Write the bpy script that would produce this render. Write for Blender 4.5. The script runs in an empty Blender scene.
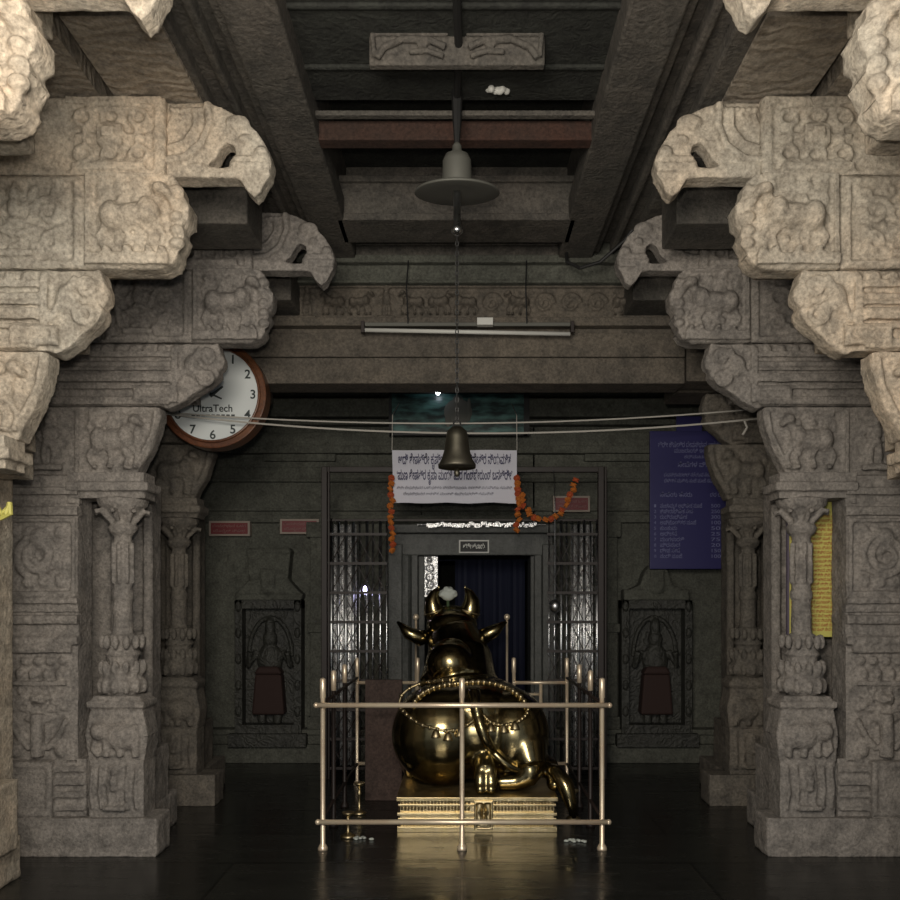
import bpy, math, random
from mathutils import Vector, Matrix, Euler
C = bpy.context.scene.collection
PI = math.pi
R = random.Random(7)
F_PX, VX, HY, EYE = 870.0, 462.0, 600.0, 1.5

def at(px, py, Y):
    """point of the place at distance Y along a direction"""
    return Vector(((px - VX) * Y / F_PX, Y, EYE + (HY - py) * Y / F_PX))

# ------------------------------------------------------------------ materials
def nt(name):
    m = bpy.data.materials.new(name); m.use_nodes = True
    t = m.node_tree; b = t.nodes['Principled BSDF']
    return m, t, b
def N(t, k, **kw):
    n = t.nodes.new(k)
    for a, v in kw.items():
        if a in n.inputs: n.inputs[a].default_value = v
        else: setattr(n, a, v)
    return n
def plain(name, col, rough=.6, metal=0, emit=None, es=0, spec=.5):
    m, t, b = nt(name)
    b.inputs['Base Color'].default_value = (*col, 1)
    b.inputs['Roughness'].default_value = rough
    b.inputs['Metallic'].default_value = metal
    b.inputs['Specular IOR Level'].default_value = spec
    if emit:
        b.inputs['Emission Color'].default_value = (*emit, 1)
        b.inputs['Emission Strength'].default_value = es
    return m
def stone(name, ca, cb, cc, rough=.85, bump=.5, big=1.3, carve=0.0, spec=.3):
    m, t, b = nt(name); L = t.links.new
    geo = N(t, 'ShaderNodeNewGeometry')
    mp = N(t, 'ShaderNodeMapping'); L(geo.outputs['Position'], mp.inputs['Vector'])
    n1 = N(t, 'ShaderNodeTexNoise', Scale=big, Detail=6.0, Roughness=.6)
    n2 = N(t, 'ShaderNodeTexNoise', Scale=9.0, Detail=8.0, Roughness=.7)
    n3 = N(t, 'ShaderNodeTexNoise', Scale=55.0, Detail=4.0, Roughness=.7)
    for n in (n1, n2, n3): L(mp.outputs['Vector'], n.inputs['Vector'])
    r1 = N(t, 'ShaderNodeValToRGB'); r1.color_ramp.elements[0].position = .38; r1.color_ramp.elements[1].position = .62
    r1.color_ramp.elements[0].color = (*ca, 1); r1.color_ramp.elements[1].color = (*cb, 1)
    L(n1.outputs['Fac'], r1.inputs['Fac'])
    r2 = N(t, 'ShaderNodeValToRGB'); r2.color_ramp.elements[0].position = .36; r2.color_ramp.elements[1].position = .56
    r2.color_ramp.elements[0].color = (.75, .75, .75, 1); r2.color_ramp.elements[1].color = (0, 0, 0, 1)
    L(n2.outputs['Fac'], r2.inputs['Fac'])
    mx = N(t, 'ShaderNodeMix', data_type='RGBA'); L(r2.outputs['Color'], mx.inputs[0])
    L(r1.outputs['Color'], mx.inputs[6]); mx.inputs[7].default_value = (*cc, 1)
    r3 = N(t, 'ShaderNodeMapRange'); r3.inputs[1].default_value = .3; r3.inputs[2].default_value = .7
    r3.inputs[3].default_value = .6; r3.inputs[4].default_value = 1.38
    L(n3.outputs['Fac'], r3.inputs[0])
    mu = N(t, 'ShaderNodeMix', data_type='RGBA', blend_type='MULTIPLY'); mu.inputs[0].default_value = 1
    L(mx.outputs[2], mu.inputs[6]); L(r3.outputs[0], mu.inputs[7])
    L(mu.outputs[2], b.inputs['Base Color'])
    b.inputs['Roughness'].default_value = rough
    b.inputs['Specular IOR Level'].default_value = spec
    # bump: pits, grain and (carve) small worn curling ornament
    h = N(t, 'ShaderNodeMath', operation='MULTIPLY_ADD'); L(n2.outputs['Fac'], h.inputs[0]); h.inputs[1].default_value = 2.2
    L(n3.outputs['Fac'], h.inputs[2])
    out = h.outputs[0]
    if carve:
        dn = N(t, 'ShaderNodeTexNoise', Scale=5.0, Detail=2.0); L(mp.outputs['Vector'], dn.inputs['Vector'])
        vm = N(t, 'ShaderNodeVectorMath', operation='SCALE'); L(dn.outputs['Color'], vm.inputs[0]); vm.inputs['Scale'].default_value = .35
        va = N(t, 'ShaderNodeVectorMath', operation='ADD'); L(mp.outputs['Vector'], va.inputs[0]); L(vm.outputs[0], va.inputs[1])
        vo = N(t, 'ShaderNodeTexVoronoi', Scale=13.0, feature='SMOOTH_F1'); L(va.outputs[0], vo.inputs['Vector'])
        w = N(t, 'ShaderNodeMath', operation='SINE'); k = N(t, 'ShaderNodeMath', operation='MULTIPLY'); k.inputs[1].default_value = 17.0
        L(vo.outputs['Distance'], k.inputs[0]); L(k.outputs[0], w.inputs[0])
        a = N(t, 'ShaderNodeMath', operation='MULTIPLY_ADD'); L(w.outputs[0], a.inputs[0]); a.inputs[1].default_value = carve; L(out, a.inputs[2])
        out = a.outputs[0]
    bp = N(t, 'ShaderNodeBump', Strength=bump, Distance=.012); L(out, bp.inputs['Height'])
    L(bp.outputs['Normal'], b.inputs['Normal'])
    return m

M = {}
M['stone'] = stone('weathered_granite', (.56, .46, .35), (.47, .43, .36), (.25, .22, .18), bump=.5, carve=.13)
M['stone_mid'] = stone('granite_dimmed_mid', (.31, .28, .25), (.25, .23, .21), (.14, .13, .12), bump=.5, carve=.13)  # pillar granite darkened in colour for light falling off with depth
M['stone_green'] = stone('dark_greenish_granite', (.115, .118, .098), (.09, .093, .078), (.062, .062, .052), bump=.5, carve=.2)  # evenly dark greenish stone tone
M['beam'] = stone('sooty_beam_stone', (.115, .102, .088), (.085, .08, .07), (.05, .047, .043), bump=.5, carve=.15)
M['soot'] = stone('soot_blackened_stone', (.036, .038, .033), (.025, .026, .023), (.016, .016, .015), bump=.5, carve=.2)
M['lintel'] = stone('brown_lintel_stone', (.15, .128, .102), (.115, .10, .083), (.07, .063, .053), bump=.45, carve=.15)
M['far'] = stone('granite_dimmed_far', (.165, .145, .12), (.13, .118, .10), (.08, .073, .065), bump=.5, carve=.13)  # same pillar granite, colour darkened further for the dimmer far end
M['niche'] = stone('oiled_dark_stone', (.045, .045, .037), (.033, .034, .029), (.022, .022, .019), rough=.55, bump=.5, carve=.4, spec=.5)
M['redwood'] = stone('reddish_timber', (.06, .028, .02), (.042, .025, .019), (.035, .022, .018), bump=.3)
M['jamb'] = stone('bluish_grey_jamb_stone', (.085, .09, .085), (.065, .07, .065), (.04, .043, .04), rough=.5, bump=.3, spec=.5)
M['panel_brown'] = stone('brown_board', (.075, .05, .042), (.062, .043, .037), (.05, .035, .03), bump=.1)

def floor_mat():
    m, t, b = nt('polished_dark_floor_slabs'); L = t.links.new
    geo = N(t, 'ShaderNodeNewGeometry')
    br = N(t, 'ShaderNodeTexBrick', Scale=1.0); br.inputs['Brick Width'].default_value = 1.3; br.inputs['Row Height'].default_value = .62
    br.inputs['Mortar Size'].default_value = .012; br.inputs['Mortar Smooth'].default_value = .4
    br.inputs['Color1'].default_value = (.028, .028, .024, 1); br.inputs['Color2'].default_value = (.018, .019, .017, 1)
    br.inputs['Mortar'].default_value = (.008, .008, .007, 1)
    L(geo.outputs['Position'], br.inputs['Vector'])
    mp = N(t, 'ShaderNodeMapping'); mp.inputs['Scale'].default_value = (1, 4.5, 1); L(geo.outputs['Position'], mp.inputs['Vector'])
    n = N(t, 'ShaderNodeTexNoise', Scale=2.2, Detail=6.0, Roughness=.65); L(mp.outputs['Vector'], n.inputs['Vector'])
    mx = N(t, 'ShaderNodeMix', data_type='RGBA', blend_type='MULTIPLY'); mx.inputs[0].default_value = .8
    L(br.outputs['Color'], mx.inputs[6]); L(n.outputs['Fac'], mx.inputs[7])
    mr = N(t, 'ShaderNodeMapRange'); mr.inputs[1].default_value = .3; mr.inputs[2].default_value = .7; mr.inputs[3].default_value = .10; mr.inputs[4].default_value = .34
    L(n.outputs['Fac'], mr.inputs[0]); L(mr.outputs[0], b.inputs['Roughness'])
    L(mx.outputs[2], b.inputs['Base Color'])
    mm = N(t, 'ShaderNodeMath', operation='MULTIPLY_ADD'); L(br.outputs['Fac'], mm.inputs[0]); mm.inputs[1].default_value = -.6; L(n.outputs['Fac'], mm.inputs[2])
    bp = N(t, 'ShaderNodeBump', Strength=.35, Distance=.008); L(mm.outputs[0], bp.inputs['Height']); L(bp.outputs['Normal'], b.inputs['Normal'])
    return m
M['floor'] = floor_mat()

def brass_mat(name, ca, cb, r0, r1, bump=.05, scale=6):
    m, t, b = nt(name); L = t.links.new
    tc = N(t, 'ShaderNodeTexCoord')
    n = N(t, 'ShaderNodeTexNoise', Scale=float(scale), Detail=6.0, Roughness=.6); L(tc.outputs['Object'], n.inputs['Vector'])
    r = N(t, 'ShaderNodeValToRGB'); r.color_ramp.elements[0].position = .35; r.color_ramp.elements[1].position = .65
    r.color_ramp.elements[0].color = (*ca, 1); r.color_ramp.elements[1].color = (*cb, 1)
    L(n.outputs['Fac'], r.inputs['Fac']); L(r.outputs['Color'], b.inputs['Base Color'])
    mr = N(t, 'ShaderNodeMapRange'); mr.inputs[1].default_value = .3; mr.inputs[2].default_value = .7; mr.inputs[3].default_value = r0; mr.inputs[4].default_value = r1
    L(n.outputs['Fac'], mr.inputs[0]); L(mr.outputs[0], b.inputs['Roughness'])
    b.inputs['Metallic'].default_value = 1
    bp = N(t, 'ShaderNodeBump', Strength=bump, Distance=.01); L(n.outputs['Fac'], bp.inputs['Height']); L(bp.outputs['Normal'], b.inputs['Normal'])
    return m
M['bronze'] = brass_mat('aged_brass', (.24, .19, .095), (.38, .31, .16), .15, .26)
M['brass'] = brass_mat('bright_brass', (.48, .38, .20), (.66, .55, .34), .3, .45, bump=.1, scale=15)
M['rail'] = brass_mat('worn_brass_tube', (.85, .68, .50), (.95, .82, .62), .28, .42)
M['rail'].node_tree.nodes['Principled BSDF'].inputs['Metallic'].default_value = .55
M['bell'] = brass_mat('dull_bell_metal', (.085, .08, .062), (.13, .12, .095), .45, .6)
M['shade'] = plain('dull_grey_enamel', (.12, .12, .105), .6, .3)
M['steel'] = brass_mat('shiny_steel', (.45, .46, .47), (.66, .67, .68), .2, .4)
M['iron'] = plain('dark_brown_painted_steel', (.018, .011, .009), .55)
M['black'] = plain('black_rubber', (.012, .012, .012), .6)
M['wire'] = plain('pale_cable', (.42, .40, .36), .6)
M['white'] = plain('white_enamel', (.62, .62, .58), .5)
M['paper'] = plain('white_banner_vinyl', (.66, .66, .74), .7)
M['ink'] = plain('dark_ink', (.03, .03, .10), .7)
M['inkgrey'] = plain('grey_ink', (.20, .20, .26), .7)
M['black_ink'] = plain('black_ink', (.03, .04, .04), .6)
M['clockface'] = plain('clock_dial_white', (.66, .70, .70), .6)
M['clockcase'] = stone('reddish_brown_varnished_wood', (.13, .045, .02), (.16, .065, .025), (.09, .035, .018), rough=.3, bump=.05, spec=.6)
M['blue'] = plain('deep_blue_board', (.022, .02, .115), .45)
M['bluetext'] = plain('pale_blue_letters', (.17, .18, .34), .6)
M['yellow'] = plain('yellow_board', (.58, .54, .14), .55)
M['redtext'] = plain('red_letters', (.42, .10, .04), .6)
M['edge_violet'] = plain('violet_board_edge', (.12, .10, .14), .6)
M['redsign'] = plain('red_sign', (.15, .012, .016), .5)
M['signwhite'] = plain('sign_white', (.30, .25, .21), .6)
M['signtext'] = plain('dull_pink_letters', (.22, .12, .11), .6)
M['marigold'] = plain('orange_marigold', (.50, .15, .02), .8)
M['marigold_deep'] = plain('deep_orange_marigold', (.42, .075, .02), .8)
M['flower'] = plain('white_blossom', (.5, .54, .5), .8)
M['leaf'] = plain('dull_leaf', (.04, .07, .03), .7)
M['cloth_blue'] = plain('dark_blue_cloth', (.006, .009, .03), .8)
M['cloth_red'] = plain('maroon_cloth', (.03, .013, .010), .8)
M['silver'] = brass_mat('embossed_silver', (.75, .75, .75), (.95, .95, .95), .2, .35, bump=.9, scale=40)
M['silver'].node_tree.nodes['Principled BSDF'].inputs['Metallic'].default_value = .75
M['led'] = plain('lit_lamp', (1, 1, 1), .5, 0, (.85, .9, 1.0), 14)
M['led_violet'] = plain('lit_violet_lamp', (1, 1, 1), .5, 0, (.65, .6, 1.0), 7)
def picture_mat():
    m, t, b = nt('dark_teal_picture'); L = t.links.new
    tc = N(t, 'ShaderNodeTexCoord'); mp = N(t, 'ShaderNodeMapping'); mp.inputs['Scale'].default_value = (2, 1, 7); L(tc.outputs['Object'], mp.inputs['Vector'])
    n = N(t, 'ShaderNodeTexNoise', Scale=2.5, Detail=5.0); L(mp.outputs['Vector'], n.inputs['Vector'])
    r = N(t, 'ShaderNodeValToRGB'); e = r.color_ramp.elements
    e[0].position = .4; e[0].color = (.004, .02, .02, 1); e[1].position = .68; e[1].color = (.09, .22, .20, 1)
    L(n.outputs['Fac'], r.inputs['Fac']); L(r.outputs['Color'], b.inputs['Base Color']); b.inputs['Roughness'].default_value = .35
    return m
M['picture'] = picture_mat()

# ------------------------------------------------------------------ mesh builder
class MB:
    def __init__(s): s.v = []; s.f = []
    def add(s, vs, fs):
        o = len(s.v); s.v += [tuple(v) for v in vs]; s.f += [tuple(i + o for i in f) for f in fs]
    def box(s, x0, x1, y0, y1, z0, z1):
        s.add([(x0,y0,z0),(x1,y0,z0),(x1,y1,z0),(x0,y1,z0),(x0,y0,z1),(x1,y0,z1),(x1,y1,z1),(x0,y1,z1)],
              [(0,3,2,1),(4,5,6,7),(0,1,5,4),(1,2,6,5),(2,3,7,6),(3,0,4,7)])
    def frust(s, cx, cy, z0, z1, hx0, hy0, hx1, hy1):
        v = [(cx+a*hx0, cy+b*hy0, z0) for a, b in ((-1,-1),(1,-1),(1,1),(-1,1))] + [(cx+a*hx1, cy+b*hy1, z1) for a, b in ((-1,-1),(1,-1),(1,1),(-1,1))]
        s.add(v, [(0,3,2,1),(4,5,6,7),(0,1,5,4),(1,2,6,5),(2,3,7,6),(3,0,4,7)])
    def prism(s, pts, y0, y1):
        n = len(pts)
        a = sum(pts[i][0]*pts[(i+1)%n][1]-pts[(i+1)%n][0]*pts[i][1] for i in range(n))
        if a < 0: pts = pts[::-1]
        s.add([(x,y0,z) for x, z in pts] + [(x,y1,z) for x, z in pts],
              [tuple(range(n)), tuple(range(2*n-1, n-1, -1))] + [(i, n+i, n+(i+1)%n, (i+1)%n) for i in range(n)])
    def ell(s, c, r, nu=14, nv=9, rot=None):
        vs = [(0,0,1)]; fs = []
        for j in range(1, nv):
            t = PI*j/nv
            for i in range(nu):
                p = 2*PI*i/nu; vs.append((math.sin(t)*math.cos(p), math.sin(t)*math.sin(p), math.cos(t)))
        vs.append((0,0,-1)); L = len(vs)-1
        for i in range(nu):
            fs.append((0, 1+i, 1+(i+1)%nu))
            fs.append((L, 1+(nv-2)*nu+(i+1)%nu, 1+(nv-2)*nu+i))
            for j in range(nv-2):
                a = 1+j*nu+i; b = 1+j*nu+(i+1)%nu; fs.append((a, a+nu, b+nu, b))
        out = []
        for v in vs:
            q = Vector((v[0]*r[0], v[1]*r[1], v[2]*r[2]))
            if rot: q = rot @ q
            out.append((c[0]+q.x, c[1]+q.y, c[2]+q.z))
        s.add(out, fs)
    def tube(s, pts, rad, n=8, closed=False):
        pts = [Vector(p) for p in pts]; k = len(pts)
        if not isinstance(rad, (list, tuple)): rad = [rad]*k
        vs = []; fs = []; prev = None
        for i, p in enumerate(pts):
            if closed: d = pts[(i+1)%k]-pts[i-1]
            else: d = pts[min(i+1,k-1)]-pts[max(i-1,0)]
            d = d.normalized() if d.length > 1e-9 else Vector((0,0,1))
            if prev is None:
                a = Vector((0,0,1)) if abs(d.z) < .9 else Vector((1,0,0)); u = d.cross(a).normalized()
            else:
                u = (prev - d*prev.dot(d)); u = u.normalized() if u.length > 1e-6 else d.orthogonal().normalized()
            prev = u; w = d.cross(u)
            for j in range(n):
                t = 2*PI*j/n; vs.append(p + (u*math.cos(t)+w*math.sin(t))*rad[i])
        m = k if closed else k-1
        for i in range(m):
            for j in range(n):
                a = i*n+j; b = i*n+(j+1)%n; c = ((i+1)%k)*n+(j+1)%n; d2 = ((i+1)%k)*n+j
                fs.append((a, b, c, d2))
        if not closed:
            fs.append(tuple(range(n-1,-1,-1))); fs.append(tuple((k-1)*n+j for j in range(n)))
        s.add(vs, fs)
    def lathe(s, prof, c, n=20, sq=False):
        vs = []; fs = []; k = len(prof)
        for r, z in prof:
            for j in range(n):
                t = 2*PI*(j+.5)/n; vs.append((c[0]+r*math.cos(t), c[1]+r*math.sin(t), c[2]+z))
        for i in range(k-1):
            for j in range(n):
                fs.append((i*n+j, i*n+(j+1)%n, (i+1)*n+(j+1)%n, (i+1)*n+j))
        fs.append(tuple(range(n-1,-1,-1))); fs.append(tuple((k-1)*n+j for j in range(n)))
        s.add(vs, fs)
    def build(s, name, mat, parent=None, org=(0,0,0), flip=1, smooth=False, voxel=0, bevel=0, wear=0, sm=0):
        me = bpy.data.meshes.new(name)
        v = [((x*flip)-org[0], y-org[1], z-org[2]) for x, y, z in s.v]
        f = s.f if flip > 0 else [t[::-1] for t in s.f]
        me.from_pydata(v, [], f); me.update()
        o = bpy.data.objects.new(name, me); C.objects.link(o)
        me.materials.append(mat)
        if parent: o.parent = parent
        else: o.location = org
        if smooth: me.polygons.foreach_set('use_smooth', [True]*len(me.polygons))
        if voxel:
            r = o.modifiers.new('remesh', 'REMESH'); r.mode = 'VOXEL'; r.voxel_size = voxel; r.use_smooth_shade = True
            if sm:
                q = o.modifiers.new('soften', 'SMOOTH'); q.iterations = sm; q.factor = .5
        if bevel:
            b = o.modifiers.new('bevel', 'BEVEL'); b.width = bevel; b.segments = 2; b.limit_method = 'ANGLE'
        if wear:
            tx = bpy.data.textures.get('wear') or bpy.data.textures.new('wear', 'CLOUDS'); tx.noise_scale = .09; tx.noise_depth = 3
            d = o.modifiers.new('wear', 'DISPLACE'); d.texture = tx; d.texture_coords = 'GLOBAL'; d.strength = wear; d.mid_level = .5
        return o

def empty(name, loc, label=None, cat=None, group=None):
    o = bpy.data.objects.new(name, None); o.empty_display_size = .1; C.objects.link(o); o.location = loc
    return tag(o, label, cat, group)
def tag(o, label=None, cat=None, group=None, kind=None):
    if label: o['label'] = label
    if cat: o['category'] = cat
    if group: o['group'] = group
    if kind: o['kind'] = kind
    return o
def struct(o): o['kind'] = 'structure'; return o

# ------------------------------------------------------------------ relief motifs
class Front:      # a face looking towards -y
    def __init__(s, mb, y): s.mb = mb; s.y = y
    def P(s, a, b, d=0): return (a, s.y - d, b)
    def ell(s, a, b, ra, rb, d): s.mb.ell(s.P(a, b), (ra, d, rb), 12, 8)
    def tube(s, pts, r, closed=False):
        s.mb.tube([s.P(a, b, r*.7 if not isinstance(r, list) else .012) for a, b in pts], r, 7, closed)
    def box(s, a0, a1, b0, b1, d): s.mb.box(min(a0,a1), max(a0,a1), s.y-d, s.y+.03, b0, b1)
class Side:       # a face looking towards -u (towards the aisle)
    def __init__(s, mb, u): s.mb = mb; s.u = u
    def P(s, a, b, d=0): return (s.u - d, a, b)
    def ell(s, a, b, ra, rb, d): s.mb.ell(s.P(a, b), (d, ra, rb), 12, 8)
    def tube(s, pts, r, closed=False): s.mb.tube([s.P(a, b, .006) for a, b in pts], r, 7, closed)
    def box(s, a0, a1, b0, b1, d): s.mb.box(s.u-d, s.u+.03, min(a0,a1), max(a0,a1), b0, b1)

def frame(F, a0, a1, b0, b1, t=.02, d=.02):
    F.box(a0, a1, b0, b0+t, d); F.box(a0, a1, b1-t, b1, d); F.box(a0, a0+t, b0, b1, d); F.box(a1-t, a1, b0, b1, d)
def spiral(F, a, b, r, turns=1.4, th=.014, ph=0, sgn=1):
    n = int(16*turns); F.tube([(a + sgn*r*(1-.75*i/n)*math.cos(ph+2*PI*turns*i/n), b + r*(1-.75*i/n)*math.sin(ph+2*PI*turns*i/n)) for i in range(n+1)], th)
def beast(F, a, b, w, h, sg=1, d=.045):
    d *= 1.35
    """a striding lion-beast in side view, head towards +sg"""
    F.ell(a-.02*w*sg, b+.02*h, .27*w, .17*h, d); F.ell(a-.25*w*sg, b+.02*h, .15*w, .20*h, d*1.1); F.ell(a+.2*w*sg, b+.07*h, .15*w, .2*h, d*1.15)
    F.tube([(a+.22*w*sg, b+.1*h), (a+.30*w*sg, b+.24*h), (a+.33*w*sg, b+.33*h)], [.09*w, .075*w, .06*w])
    F.ell(a+.36*w*sg, b+.33*h, .12*w, .1*h, d*1.2); F.ell(a+.45*w*sg, b+.27*h, .06*w, .06*h, d)
    for da, k in ((-.30, -.12), (-.14, .1), (.12, .12), (.28, .1)):
        F.tube([(a+da*w*sg, b-.06*h), (a+(da+k)*w*sg, b-.24*h), (a+(da+k*.4)*w*sg, b-.40*h)], [.055*w, .04*w, .032*w])
        F.ell(a+(da+k*.4+.04)*w*sg, b-.41*h, .06*w, .04*h, d*.8)
    F.tube([(a-.36*w*sg, b+.08*h), (a-.44*w*sg, b+.22*h), (a-.38*w*sg, b+.36*h), (a-.28*w*sg, b+.33*h), (a-.3*w*sg, b+.25*h)], .026*w)
    spiral(F, a, b+.33*h, .1*h, 1.2, .02*w)
def lattice(F, a, b, w, h, t=.017):
    """interlaced knot carving around a square boss"""
    F.box(a-.15*w, a+.15*w, b-.17*h, b+.17*h, .04)
    F.box(a-.07*w, a+.07*w, b-.09*h, b+.09*h, .06)
    for sx in (-1, 1):
        for sz in (-1, 1):
            F.tube([(a+sx*(.32*w+.10*w*math.cos(q)), b+sz*(.30*h+.13*h*math.sin(q))) for q in [2*PI*i/12 for i in range(12)]], t, True)
        F.tube([(a+sx*.30*w, b-.16*h), (a+sx*.30*w, b+.16*h)], t); F.tube([(a+sx*.15*w, b), (a+sx*.42*w, b)], t*.9)
    for sz in (-1, 1):
        F.tube([(a+.11*w*math.cos(q), b+sz*.32*h+.12*h*math.sin(q)) for q in [2*PI*i/12 for i in range(12)]], t, True)
        F.tube([(a-.3*w, b+sz*.44*h), (a+.3*w, b+sz*.44*h)], t)
def figure(F, a, b, h, seated=False):
    F.ell(a, b+.36*h, .09*h, .11*h, .05); F.ell(a, b+.46*h, .05*h, .06*h, .04)
    F.ell(a, b+.14*h, .13*h, .17*h, .05); F.ell(a, b-.03*h, .13*h, .08*h, .05)
    for sg in (-1, 1):
        F.tube([(a+sg*.12*h, b+.24*h), (a+sg*.23*h, b+.1*h), (a+sg*.14*h, b-.02*h)], .038*h)
        if seated: F.tube([(a+sg*.06*h, b-.06*h), (a+sg*.26*h, b-.12*h), (a+sg*.02*h, b-.2*h)], .05*h)
        else: F.tube([(a+sg*.06*h, b-.06*h), (a+sg*.09*h, b-.25*h), (a+sg*.06*h, b-.42*h)], .05*h)
    F.box(a-.26*h, a+.26*h, b-.52*h, b-.42*h, .045)
def foliage(F, a0, a1, b0, b1, rnd, step=.07, th=.011):
    nx = max(1, int((a1-a0)/step)); nz = max(1, int((b1-b0)/step))
    for i in range(nx):
        for j in range(nz):
            a = a0+(i+.5)*(a1-a0)/nx; b = b0+(j+.5)*(b1-b0)/nz
            if rnd.random() < .72: spiral(F, a, b, step*.42, 1.1+.5*rnd.random(), th, rnd.random()*6, rnd.choice((-1,1)))
            else: F.ell(a, b, step*.32, step*.32, .024)
def petals(F, a0, a1, b0, b1, n, d=.03):
    w = (a1-a0)/n
    for i in range(n): F.ell(a0+(i+.5)*w, (b0+b1)/2, w*.42, (b1-b0)*.5, d)

# ------------------------------------------------------------------ pillars
def smoothpoly(pts, k=5):
    """rounded closed outline through the points"""
    out = []; n = len(pts)
    for i in range(n):
        p0, p1, p2, p3 = (Vector((*pts[(i+j-1) % n], 0)) for j in range(4))
        for q in range(k):
            t = q/k
            out.append(tuple((.5*((2*p1)+(-p0+p2)*t+(2*p0-5*p1+4*p2-p3)*t*t+(-p0+3*p1-3*p2+p3)*t**3))[:2]))
    return out

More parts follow.
